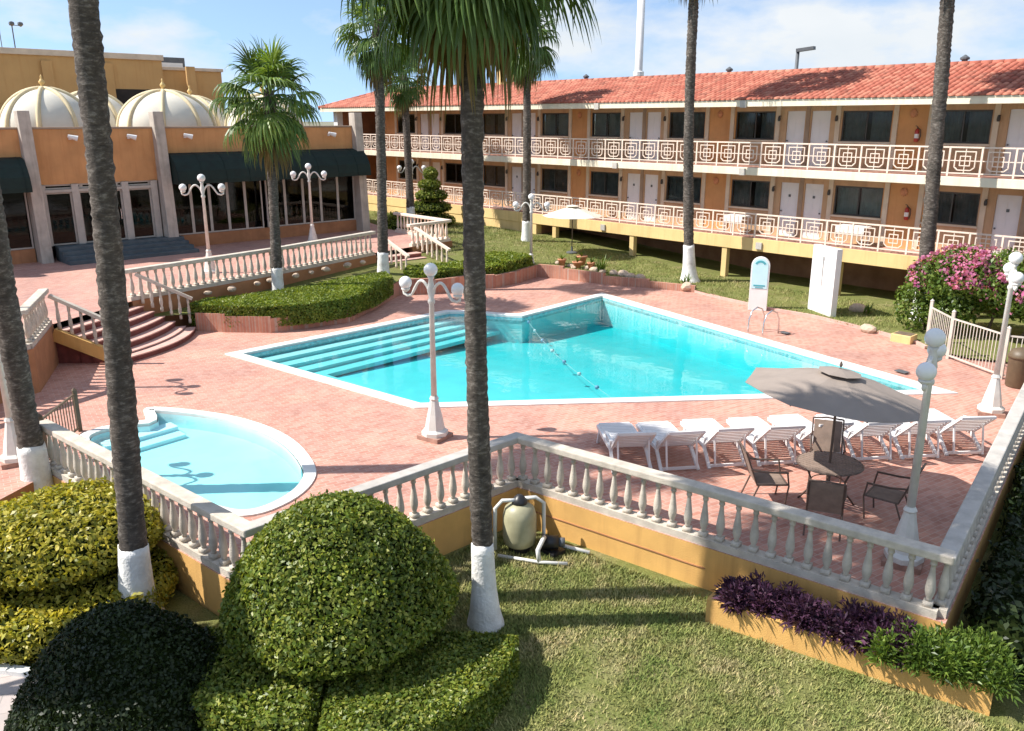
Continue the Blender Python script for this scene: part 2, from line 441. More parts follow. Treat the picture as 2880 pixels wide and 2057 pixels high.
class MB:
    def __init__(s):
        s.v, s.f = [], []
    def add(s, vs, fs):
        b = len(s.v)
        s.v += [tuple(p) for p in vs]
        s.f += [tuple(b + i for i in f) for f in fs]
        return s
    def box(s, x0, x1, y0, y1, z0, z1):
        return s.add([(x0, y0, z0), (x1, y0, z0), (x1, y1, z0), (x0, y1, z0), (x0, y0, z1), (x1, y0, z1), (x1, y1, z1), (x0, y1, z1)],
                     [(0, 3, 2, 1), (4, 5, 6, 7), (0, 1, 5, 4), (1, 2, 6, 5), (2, 3, 7, 6), (3, 0, 4, 7)])
    def beam(s, p, q, w, h, up=(0, 0, 1)):
        """rectangular bar from p to q, w wide and h high about its axis"""
        p, q = Vector(p), Vector(q)
        d = (q - p).normalized()
        u = Vector(up)
        if abs(d.dot(u)) > 0.99:
            u = Vector((1, 0, 0))
        a = d.cross(u).normalized() * w / 2
        b = a.cross(d).normalized() * h / 2
        vs = [p - a - b, p + a - b, p + a + b, p - a + b, q - a - b, q + a - b, q + a + b, q - a + b]
        return s.add(vs, [(3, 2, 1, 0), (4, 5, 6, 7), (0, 1, 5, 4), (1, 2, 6, 5), (2, 3, 7, 6), (3, 0, 4, 7)])
    def prism(s, poly, z0, z1):
        n = len(poly)
        a = sum(poly[i][0] * poly[(i + 1) % n][1] - poly[(i + 1) % n][0] * poly[i][1] for i in range(n))
        if a < 0:
            poly = poly[::-1]
        vs = [(x, y, z0) for x, y in poly] + [(x, y, z1) for x, y in poly]
        return s.add(vs, [tuple(range(n - 1, -1, -1)), tuple(range(n, 2 * n))] + [(i, (i + 1) % n, n + (i + 1) % n, n + i) for i in range(n)])
    def tube(s, pts, rad, seg=8, cap=True):
        pts = [Vector(p) for p in pts]
        n = len(pts)
        if not hasattr(rad, '__len__'):
            rad = [rad] * n
        vs, fs = [], []
        t0 = (pts[1] - pts[0]).normalized()
        ref = Vector((0, 0, 1)) if abs(t0.z) < 0.9 else Vector((1, 0, 0))
        a = t0.cross(ref).normalized()
        for i in range(n):
            t = (pts[min(i + 1, n - 1)] - pts[max(i - 1, 0)]).normalized()
            a = (a - t * a.dot(t)).normalized()
            b = t.cross(a)
            for k in range(seg):
                an = 2 * math.pi * k / seg
                vs.append(pts[i] + (a * math.cos(an) + b * math.sin(an)) * rad[i])
        for i in range(n - 1):
            for k in range(seg):
                k2 = (k + 1) % seg
                fs.append((i * seg + k, i * seg + k2, (i + 1) * seg + k2, (i + 1) * seg + k))
        if cap:
            fs.append(tuple(range(seg - 1, -1, -1)))
            fs.append(tuple((n - 1) * seg + k for k in range(seg)))
        return s.add(vs, fs)
    def lathe(s, prof, seg=12, c=(0, 0, 0), rot=0.0, cap=True):
        vs, fs = [], []
        n = len(prof)
        for r, z in prof:
            for k in range(seg):
                a = 2 * math.pi * k / seg + rot
                vs.append((c[0] + r * math.cos(a), c[1] + r * math.sin(a), c[2] + z))
        for i in range(n - 1):
            for k in range(seg):
                k2 = (k + 1) % seg
                fs.append((i * seg + k, i * seg + k2, (i + 1) * seg + k2, (i + 1) * seg + k))
        if cap:
            fs.append(tuple(range(seg - 1, -1, -1)))
            fs.append(tuple((n - 1) * seg + k for k in range(seg)))
        return s.add(vs, fs)
    def ball(s, c, r, seg=14, rings=9):
        prof = [(max(1e-4, r * math.sin(math.pi * i / rings)), -r * math.cos(math.pi * i / rings)) for i in range(rings + 1)]
        return s.lathe(prof, seg, c)
    def build(s, name, m, parent=None, smooth=False, off=None):
        """off: parent's world position, when the shapes were given in world space"""
        me = bpy.data.meshes.new(name)
        v = s.v
        if off is None and parent is not None:
            off = ABS.get(parent.name)
        if off is not None:
            v = [(p[0] - off[0], p[1] - off[1], p[2] - off[2]) for p in v]
        me.from_pydata([tuple(p) for p in v], [], s.f)
        me.materials.append(M[m])
        if smooth:
            me.polygons.foreach_set('use_smooth', [True] * len(me.polygons))
        me.update()
        o = bpy.data.objects.new(name, me)
        COL.objects.link(o)
        if parent is not None:
            o.parent = parent
            if parent.name in ABS:
                ABS[o.name] = ABS[parent.name]
        return o

def mesh_np(name, V, F, m, parent=None, off=None):
    me = bpy.data.meshes.new(name)
    V = np.asarray(V, dtype=np.float32)
    if off is not None:
        V = V - np.asarray(off, dtype=np.float32)
    F = np.asarray(F, dtype=np.int32)
    k = F.shape[1]
    me.vertices.add(len(V)); me.vertices.foreach_set('co', V.ravel())
    me.loops.add(F.size); me.loops.foreach_set('vertex_index', F.ravel())
    me.polygons.add(len(F)); me.polygons.foreach_set('loop_start', np.arange(0, F.size, k, dtype=np.int32))
    me.materials.append(M[m])
    me.update(calc_edges=True)
    o = bpy.data.objects.new(name, me)
    COL.objects.link(o)
    if parent is not None:
        o.parent = parent
    return o

def tag(o, label=None, cat=None, group=None, kind=None):
    if label: o['label'] = label
    if cat: o['category'] = cat
    if group: o['group'] = group
    if kind: o['kind'] = kind
    return o

def thing(name, label, cat, loc=(0, 0, 0), rz=0.0, group=None, absolute=False):
    o = bpy.data.objects.new(name, None)
    o.empty_display_size = 0.2
    o.location = loc
    o.rotation_euler = (0, 0, rz)
    COL.objects.link(o)
    if absolute:
        ABS[o.name] = tuple(float(c) for c in loc)
    return tag(o, label, cat, group)

def struct(mb, name, m):
    return tag(mb.build(name, m), kind='structure')

def copy_tree(o, parent=None):
    c = o.copy()
    COL.objects.link(c)
    c.parent = parent
    for ch in list(o.children):
        copy_tree(ch, c)
    return c

def bevel(o, w=0.01, seg=2):
    md = o.modifiers.new('bevel', 'BEVEL')
    md.width = w; md.segments = seg; md.limit_method = 'ANGLE'
    return o

def lerp(a, b, t):
    return tuple(x + (y - x) * t for x, y in zip(a, b))

def inside(poly, P):
    x, y = P[:, 0], P[:, 1]
    r = np.zeros(len(P), bool)
    n = len(poly)
    for i in range(n):
        x1, y1 = poly[i]; x2, y2 = poly[(i + 1) % n]
        c = (y1 > y) != (y2 > y)
        with np.errstate(divide='ignore', invalid='ignore'):
            xi = (x2 - x1) * (y - y1) / (y2 - y1) + x1
        r ^= c & (x < xi)
    return r

def in_poly_points(poly, n):
    a = np.array(poly)
    lo, hi = a.min(0), a.max(0)
    out = np.zeros((0, 2))
    while len(out) < n:
        p = lo + RNG.random((n * 2, 2)) * (hi - lo)
        out = np.vstack([out, p[inside(poly, p)]])
    return out[:n]

def offset_poly(poly, d):
    """shift every edge of a polygon inwards by d"""
    n = len(poly)
    a = sum(poly[i][0] * poly[(i + 1) % n][1] - poly[(i + 1) % n][0] * poly[i][1] for i in range(n))
    if a < 0:
        poly = poly[::-1]
    out = []
    for i in range(n):
        p0, p1, p2 = (Vector((*poly[(i + k) % n], 0)).xy for k in (-1, 0, 1))
        e1, e2 = (p1 - p0).normalized(), (p2 - p1).normalized()
        n1, n2 = Vector((-e1.y, e1.x)), Vector((-e2.y, e2.x))
        b = (n1 + n2)
        b = b / max(0.25, b.length_squared / 2) if b.length > 1e-6 else n1
        q = p1 + b * d
        out.append((q.x, q.y))
    return out

def leaves(P, N, size, spread=0.75, aspect=0.55):
    """diamond leaves at points P that lean along N with random tilt"""
    n = len(P)
    d = N + spread * RNG.normal(size=(n, 3))
    d /= np.linalg.norm(d, axis=1, keepdims=True) + 1e-9
    t = np.cross(d, RNG.normal(size=(n, 3)))
    t /= np.linalg.norm(t, axis=1, keepdims=True) + 1e-9
    # the leaf blade lies across d so that it shows its face
    u = np.cross(d, t)
    L = (size * (0.5 + 0.95 * RNG.random((n, 1))))
    a = P - t * L * 0.5
    b = P + u * L * aspect * 0.5 + d * L * 0.06
    c = P + t * L * 0.5 - d * L * 0.10
    e = P - u * L * aspect * 0.5 + d * L * 0.06
    V = np.stack([a, b, c, e], 1).reshape(-1, 3)
    F = np.arange(n * 4).reshape(-1, 4)
    return V, F

# ================================================================== SETTING
LAWN_Z = -0.72
TERR_Z = 1.10

def fz(x, y):
    """height of the lawn that climbs from the deck towards the restaurant"""
    t = min(1.0, max(0.0, (y - 16.0) / 18.0))
    t = t * t * (3 - 2 * t)
    return 0.06 + 0.86 * t + 0.015 * math.sin(x * 1.7) * math.cos(y * 1.3)


def fill_poly(name, outer, holes, z, m):
    bm = bmesh.new()
    es = []
    for lp in [outer] + holes:
        vs = [bm.verts.new((x, y, z)) for x, y in lp]
        es += [bm.edges.new((vs[i], vs[(i + 1) % len(vs)])) for i in range(len(vs))]
    bmesh.ops.triangle_fill(bm, edges=es, use_beauty=True, use_dissolve=False)
    bmesh.ops.recalc_face_normals(bm, faces=bm.faces)
    for f in bm.faces:
        if f.normal.z < 0:
            f.normal_flip()
    me = bpy.data.meshes.new(name)
    bm.to_mesh(me); bm.free()
    me.materials.append(M[m])
    o = bpy.data.objects.new(name, me)
    COL.objects.link(o)
    return tag(o, kind='structure')

POOL = [(9.75, 22.5), (10.9, 15.1), (21.2, 7.05), (24.2, 21.1), (19.35, 20.6), (18.95, 21.2), (18.55, 22.1), (17.9, 22.75)]
KID = [(6.35, 19.25), (7.0, 18.45), (7.55, 17.3), (7.8, 16.05), (7.75, 14.85), (7.4, 13.6), (6.95, 12.95), (6.3, 12.55), (5.6, 12.5), (5.15, 13.1),
       (4.75, 15.0), (4.5, 17.0), (4.55, 18.2), (5.0, 18.6), (5.75, 18.55), (6.05, 18.45)]
def smooth_loop(poly, keep=(), k=4):
    out = []
    n = len(poly)
    for i in range(n):
        p0, p1, p2, p3 = (Vector(poly[(i + q) % n]) for q in (-1, 0, 1, 2))
        for j in range(k):
            t = j / k
            q = 0.5 * ((2 * p1) + (p2 - p0) * t + (2 * p0 - 5 * p1 + 4 * p2 - p3) * t * t + (3 * p1 - p0 - 3 * p2 + p3) * t ** 3)
            out.append((q.x, q.y))
    return out
KID = smooth_loop(KID)
DECK = [(-8, 13.2), (2.63, 16.08), (3.6, 16.75), (4.45, 10.25), (9.65, 10.3), (10.85, 3.3), (24, 5.85), (33, 7.6), (33, 12), (30, 20), (27, 27), (9, 28), (-8, 24)]
fill_poly('ground', [(-3000, -3000), (3000, -3000), (3000, 3000), (-3000, 3000)], [offset_poly(POOL, -0.06)], -0.84, 'farground')
fill_poly('pool_deck', DECK, [POOL, KID], 0.0, 'deck')
# broad lawn in front of the pool wall
fill_poly('front_lawn', [(-10, -8), (30, -8), (30, 9), (10, 9), (9.9, 10.4), (4.4, 10.4), (3.5, 17.2), (-10, 17.2)], [], LAWN_Z, 'lawn')

def ring_mesh(outer, inner, z0, z1, mb):
    n = len(outer)
    for i in range(n):
        j = (i + 1) % n
        a, b, c, d = outer[i], outer[j], inner[j], inner[i]
        vs = [(*a, z0), (*b, z0), (*c, z0), (*d, z0), (*a, z1), (*b, z1), (*c, z1), (*d, z1)]
        mb.add(vs, [(4, 5, 6, 7), (0, 1, 5, 4), (2, 3, 7, 6), (3, 2, 1, 0)])
    return mb

def ccw(poly):
    n = len(poly)
    a = sum(poly[i][0] * poly[(i + 1) % n][1] - poly[(i + 1) % n][0] * poly[i][1] for i in range(n))
    return poly if a > 0 else poly[::-1]

def make_pool(prefix, poly, cop, depth_f, wl, basin_m, tile=True):
    poly = ccw(poly)
    outer = offset_poly(poly, -0.03)
    inner = offset_poly(poly, cop)
    struct(ring_mesh(outer, inner, -0.045, 0.03, MB()), prefix + '_coping', 'coping')
    wall_in = offset_poly(poly, cop + 0.02)
    n = len(wall_in)
    b = MB()
    vs = [(x, y, -0.035) for x, y in wall_in] + [(x, y, depth_f(x, y)) for x, y in wall_in]
    b.add(vs, [(i, n + i, n + (i + 1) % n, (i + 1) % n) for i in range(n)] + [tuple(range(n, 2 * n))])
    struct(b, prefix + '_basin', basin_m)
    # band of darker tile at the water line
    if tile:
        t = MB()
        t_in = offset_poly(poly, cop + 0.035)
        vs = [(x, y, -0.036) for x, y in t_in] + [(x, y, -0.20) for x, y in t_in]
        t.add(vs, [(i, n + i, n + (i + 1) % n, (i + 1) % n) for i in range(n)])
        struct(t, prefix + '_tile_band', 'pooltile')
    w = MB()
    w_in = offset_poly(poly, cop - 0.08)
    vs = [(x, y, wl) for x, y in w_in] + [(x, y, depth_f(x, y) - 0.06) for x, y in w_in]
    w.add(vs, [tuple(range(n))] + [(i, n + i, n + (i + 1) % n, (i + 1) % n) for i in range(n)] + [tuple(range(2 * n - 1, n - 1, -1))])
    struct(w, prefix + '_water', 'water')
    return inner

def pool_floor(x, y):
    t = min(1.0, max(0.0, (x - 12.0) / 11.0))
    return -0.62 - 0.45 * t
inner_pool = make_pool('pool', POOL, 0.30, pool_floor, -0.055, 'basin')
make_pool('wading_pool', KID, 0.20, lambda x, y: -0.34, -0.05, 'kidbasin', tile=False)

# underwater steps along the two shallow sides
A, B_, G_ = Vector((10.10, 22.16)), Vector((11.18, 15.28)), Vector((17.95, 22.40))
dAB, dAG = (B_ - A).normalized(), (G_ - A).normalized()
dBD, dGF = Vector((10.3, -8.05)).normalized(), Vector((0.55, -0.9)).normalized()
for k, top in ((4, -0.52), (3, -0.42), (2, -0.31), (1, -0.20)):
    w = 0.46 * k
    wb = 0.30 * k
    inn = A + dAG * wb * 1.1 + dAB * w
    poly = [A + dAB * 0.002, B_ - dAB * 0.06, B_ - dAB * 0.06 + dBD * wb * 1.2, inn, G_ - dAG * 0.05 + dGF * w * 0.95, G_ - dAG * 0.05]
    s_ = MB().prism([(p.x, p.y) for p in poly], -0.63 - 0.002 * k, top)
    struct(s_, 'pool_step', 'basin')
# a two-tread entry in the wading pool
for k, (zt, w) in enumerate(((-0.25, 0.75), (-0.16, 0.38))):
    a, b = Vector((4.95, 18.25)), Vector((6.55, 18.45))
    d = Vector((0.05, -1.0))
    struct(MB().prism([tuple(a), tuple(b), tuple(b + d * w), tuple(a + d * w)], -0.335 - 0.001 * k, zt), 'pool_step', 'kidbasin')

# ---- raised lawn by the hotel
LAWN2 = [(24.9, 9.3), (25.3, 9.75), (25.65, 10.9), (26.0, 12.2), (26.3, 13.6), (26.25, 15.2), (26.6, 17.4), (26.95, 18.8), (26.4, 20.6), (25.65, 22.3),
         (25.25, 24.2), (24.85, 25.3), (23.4, 24.85), (21.9, 24.7), (21.1, 25.2), (19.4, 25.35), (18.3, 26.1), (17.0, 25.2), (14.5, 23.55), (11.9, 23.95), (10.9, 25.0), (10.3, 25.8),
         (8.75, 26.35), (13.8, 27.45), (19.3, 29.05), (21.8, 29.8), (24.2, 30.2), (24.3, 47), (26, 53), (33.3, 53), (33.3, 2), (26.5, 3), (24.6, 8)]
from mathutils.geometry import delaunay_2d_cdt
pts = [Vector(p) for p in LAWN2]
nb = len(pts)
gx, gy = np.meshgrid(np.arange(9.2, 33.2, 0.6), np.arange(2.6, 52.8, 0.6))
gp = np.stack([gx.ravel(), gy.ravel()], 1)
gp = gp[inside(offset_poly(LAWN2, 0.25), gp)]
pts += [Vector((float(a), float(b))) for a, b in gp]
res = delaunay_2d_cdt(pts, [(i, (i + 1) % nb) for i in range(nb)], [], 1, 1e-5)
lw = MB()
lw.add([(v.x, v.y, fz(v.x, v.y)) for v in res[0]], [tuple(f) for f in res[2]])
o = struct(lw, 'raised_lawn', 'lawn')
for p in o.data.polygons:
    p.use_smooth = True
if sum(p.normal.z for p in o.data.polygons) < 0:
    o.data.flip_normals()

# ---- restaurant terrace
T_EDGE = [(-8, 17.5), (4.9, 22.3), (6.0, 24.75), (8.67, 26.4), (13.8, 27.45), (19.3, 29.05), (19.45, 29.5), (21.75, 29.9), (24.2, 30.2), (24.3, 34.5), (27.5, 47), (-8, 47)]
fill_poly('terrace', T_EDGE, [], TERR_Z, 'terrace')

# ---- path in the corner, with a pale kerb
fill_poly('path', [(-0.9, 15.1), (1.55, 11.85), (3.4, 9.4), (2.2, 6.0), (-6, 9), (-5, 15)], [], LAWN_Z + 0.03, 'path')
k_ = MB()
k_.beam((-0.9, 15.1, LAWN_Z + 0.03), (1.55, 11.85, LAWN_Z + 0.03), 0.14, 0.14)
k_.beam((1.55, 11.85, LAWN_Z + 0.028), (3.4, 9.4, LAWN_Z + 0.028), 0.14, 0.14)
struct(k_, 'path_kerb', 'coping')

# ================================================================== WALLS, STAIRS, BALUSTRADES
def band(mb, pts, th, z0, z1):
    """wall that follows a polyline; th to the left of its direction"""
    n = len(pts)
    P = [Vector(p) for p in pts]
    L = []
    for i in range(n):
        d1 = (P[i] - P[i - 1]).normalized() if i > 0 else (P[1] - P[0]).normalized()
        d2 = (P[i + 1] - P[i]).normalized() if i < n - 1 else d1
        n1, n2 = Vector((-d1.y, d1.x)), Vector((-d2.y, d2.x))
        b = n1 + n2
        b = b / max(0.3, b.length_squared / 2)
        L.append(P[i] + b * th)
    for i in range(n - 1):
        q = [P[i], P[i + 1], L[i + 1], L[i]]
        vs = [(p.x, p.y, z0) for p in q] + [(p.x, p.y, z1) for p in q]
        fs = [(3, 2, 1, 0), (4, 5, 6, 7), (0, 1, 5, 4), (2, 3, 7, 6)]
        if i == 0: fs.append((3, 0, 4, 7))
        if i == n - 2: fs.append((1, 2, 6, 5))
        mb.add(vs, fs)
    return mb

FRONT = [(-8, 13.2), (2.63, 16.08), (3.6, 16.75), (4.45, 10.25), (9.65, 10.3), (10.85, 3.3), (24, 5.85)]
fw = thing('retaining_wall', 'yellow stucco wall between the front lawn and the pool deck', 'wall', (7, 10, LAWN_Z), absolute=True)
band(MB(), FRONT[2:], 0.24, -0.9, -0.004).build('wall_face', 'yellow', fw)
band(MB(), [(p[0], p[1]) for p in FRONT[:3]], 0.24, -0.9, -0.006).build('wall_face', 'rust', fw)
# shallow score line that runs along the face
sc = MB()
for a, b in ((FRONT[4], FRONT[5]),):
    for z in (-0.36,):
        d = (Vector(b) - Vector(a)).normalized(); nn = Vector((d.y, -d.x)) * 0.006
        sc.beam((a[0] + d.x * 0.2 + nn.x, a[1] + d.y * 0.2 + nn.y, z), (a[0] + d.x * 3.7 + nn.x, a[1] + d.y * 3.7 + nn.y, z), 0.02, 0.018)
sc.build('score_line', 'rust', fw)

tw = thing('retaining_wall', 'rust coloured stucco wall holding up the restaurant terrace', 'wall', (12, 27, 0), absolute=True)
band(MB(), T_EDGE[0:3], 0.22, -0.2, TERR_Z - 0.004).build('wall_face', 'rust', tw)
band(MB(), T_EDGE[3:6], 0.22, -0.2, TERR_Z - 0.004).build('wall_face', 'rust', tw)
band(MB(), T_EDGE[7:10], 0.22, -0.2, TERR_Z - 0.004).build('wall_face', 'rust', tw)

def baluster_mesh(h):
    p = [(0.055, 0), (0.055, 0.07), (0.042, 0.085), (0.036, 0.11), (0.05, 0.15), (0.066, 0.21), (0.068, 0.27), (0.058, 0.36), (0.042, 0.47), (0.031, 0.57), (0.031, 0.60), (0.046, 0.615), (0.046, 0.64), (0.036, 0.655), (0.052, 0.68), (0.052, 0.72)]
    k = h / 0.72
    mb = MB()
    mb.lathe([(r, z * k) for r, z in p[2:]], 10)
    mb.box(-0.062, 0.062, -0.062, 0.062, 0, 0.075 * k)
    return mb

def balustrade(label, pts, z0, m='stone', railm=None, spacing=0.27, base=0.12, h=0.72, rail=0.12, posts=(), group=None, slope=None):
    railm = railm or m
    cx, cy = pts[0]
    t = thing('balustrade', label, 'balustrade', (cx, cy, z0), absolute=True, group=group)
    proto = baluster_mesh(h)
    shared = None
    for a, b in zip(pts, pts[1:]):
        A_, B2 = Vector(a), Vector(b)
        L = (B2 - A_).length
        d = (B2 - A_) / L
        e = MB(); e.beam((A_.x, A_.y, z0 + base / 2), (B2.x, B2.y, z0 + base / 2), 0.20, base); e.build('base', m, t)
        e = MB()
        zr = z0 + base + h
        e.beam((A_.x - d.x * 0.10, A_.y - d.y * 0.10, zr + rail / 2), (B2.x + d.x * 0.10, B2.y + d.y * 0.10, zr + rail / 2 + 0.002 * random.random()), 0.24, rail)
        bevel(e.build('rail', railm, t), 0.02, 2)
        n = max(2, int(L / spacing))
        for i in range(n):
            p = A_ + d * (L * (i + 0.5) / n)
            if shared is None:
                ob = proto.build('baluster', m, None, True)
                shared = ob.data
                ob.parent = t
            else:
                ob = bpy.data.objects.new('baluster', shared); COL.objects.link(ob); ob.parent = t
            ob.location = (p.x - cx, p.y - cy, base)
            ob.rotation_euler = (random.uniform(-.012, .012), random.uniform(-.012, .012), math.atan2(d.y, d.x) + random.uniform(-.06, .06))
    return t

def inset(pts, d):
    out = []
    P = [Vector(p) for p in pts]
    for i in range(len(P)):
        d1 = (P[i] - P[i - 1]).normalized() if i > 0 else (P[1] - P[0]).normalized()
        d2 = (P[i + 1] - P[i]).normalized() if i < len(P) - 1 else d1
        b = Vector((-d1.y, d1.x)) + Vector((-d2.y, d2.x))
        b = b / max(0.3, b.length_squared / 2)
        q = P[i] + b * d
        out.append((q.x, q.y))
    return out
fr = inset(FRONT, 0.12)
balustrade('balustrade beside the wading pool, partly behind the leftmost palms', [fr[2], fr[3]], 0.0)
balustrade('balustrade above the filter tank, between the domed topiary and the corner', [fr[3], fr[4]], 0.0, railm='stonegrey')
balustrade('balustrade along the front of the deck, before the umbrella table and above the planter', [fr[4], fr[5]], 0.0)
balustrade('balustrade down the right edge of the deck, beside the dark hedge', [fr[5], fr[6]], 0.0, railm='stonegrey')
te = inset(T_EDGE, 0.12)
balustrade('long terrace balustrade above the clipped hedge, in front of the dark awnings', [te[3], te[4], te[5]], TERR_Z)
balustrade('white terrace balustrade past the small steps, below the spiral topiary', [te[7], te[8], te[9]], TERR_Z, m='railcream')
balustrade('short terrace balustrade at the left of the curved maroon stairs', [(-1.5, 20.05), te[1], (te[2][0], te[2][1])], TERR_Z)

# ---- curved maroon stairs from the terrace to the deck
st = thing('staircase', 'maroon curved staircase from the terrace down to the pool deck', 'stairs', (8.2, 24.9, 0), absolute=True)
def stair_line(t, n=9):
    L_, R_ = Vector(lerp((6.0, 24.75), (7.4, 23.5), t)), Vector(lerp((8.67, 26.4), (10.22, 25.72), t))
    out = []
    dirp = Vector((0.72, -0.69))
    for i in range(n):
        s_ = i / (n - 1)
        p = L_.lerp(R_, s_) + dirp * (0.38 * t) * (1 - (2 * s_ - 1) ** 2)
        out.append((p.x, p.y))
    return out
NS = 6
for k in range(NS):
    t0, t1 = k / NS, (k + 1) / NS
    ztop = TERR_Z * (1 - (k + 1) / (NS + 0.15)) + 0.01
    a, b = stair_line(max(0, t0 - 0.02)), stair_line(t1)
    if k == NS - 1:
        ztop = 0.16
    MB().prism(a + b[::-1], -0.05 - 0.001 * k, ztop - 0.035).build('riser', 'step', st)
    b2 = stair_line(t1 + 0.015)
    MB().prism(a + b2[::-1], ztop - 0.034, ztop).build('tread', 'tread', st)
# stair balustrades (sloping rail, upright balusters)
def stair_rail(parent, a, b, za, zb, n, m='stone', h=0.78, w=0.13):
    e = MB(); e.beam((a[0], a[1], za + h), (b[0], b[1], zb + h), w, 0.09); e.build('handrail', m, parent)
    for i in range(n):
        t = (i + 0.5) / n
        p = lerp((*a, za), (*b, zb), t)
        e = MB(); e.lathe([(0.05, -0.06), (0.05, 0.06), (0.034, 0.1), (0.055, 0.22), (0.05, 0.33), (0.03, 0.55), (0.042, 0.6), (0.04, h - 0.04)], 8, p)
        e.build('baluster', m, parent, True)
stair_rail(st, (8.85, 26.42), (10.3, 25.9), TERR_Z + 0.02, 0.24, 6)
stair_rail(st, (5.98, 24.62), (7.35, 23.42), TERR_Z + 0.02, 0.24, 6)
e = MB(); e.beam((5.95, 24.6, 0.86), (7.35, 23.4, 0.05), 0.16, 0.34); e.build('stringer', 'yellow', st)
# ---- small straight stairs further right
s2 = thing('staircase', 'small maroon steps with pale sloping rails down to the hedge garden', 'stairs', (20.6, 28.8, 0.3), absolute=True)
for k in range(4):
    ztop = TERR_Z - 0.16 * (k + 1)
    y1 = 29.5 - 0.34 * k
    MB().box(19.55, 21.65, y1 - 0.36, y1 + 0.02, 0.0 - 0.002 * k, ztop - 0.03).build('riser', 'step', s2)
    MB().box(19.53, 21.67, y1 - 0.38, y1 + 0.02, ztop - 0.029, ztop).build('tread', 'tread', s2)
stair_rail(s2, (19.42, 29.0), (19.5, 27.1), TERR_Z + 0.05, 0.45, 6, 'railcream')
stair_rail(s2, (21.8, 29.75), (21.8, 27.4), TERR_Z + 0.05, 0.45, 7, 'railcream')

# ---- brick planter edging between deck and lawn
pe = thing('planter_wall', 'low brick edging wall that curves round the hedges beside the pool', 'wall', (18, 25, 0), absolute=True)
edge = LAWN2[7:22][::-1]
for i in range(len(edge) - 1):
    a, b = edge[i], edge[i + 1]
    za = max(0.26, fz(*a) + 0.03) + 0.0015 * (i % 3)
    band(MB(), [a, b], 0.16, -0.05, za).build('edging_panel', 'brickwall', pe)
lk = thing('kerb', 'low pale kerb between the lawn and the paving at the pool sign', 'kerb', (26, 14, 0), absolute=True)
band(MB(), LAWN2[0:8], -0.10, -0.05, 0.09).build('kerb_edge', 'tread', lk)

# ================================================================== HOTEL
HY0, HY1 = 1.0, 50.2           # runs along y
UF, LF = 4.60, 1.87            # upper and lower floor levels
hotel = thing('hotel_building', 'long two storey orange motel wing with red tiled roof and balcony railings', 'building', (31.5, 25, 0.0), absolute=True)
WX = 31.5
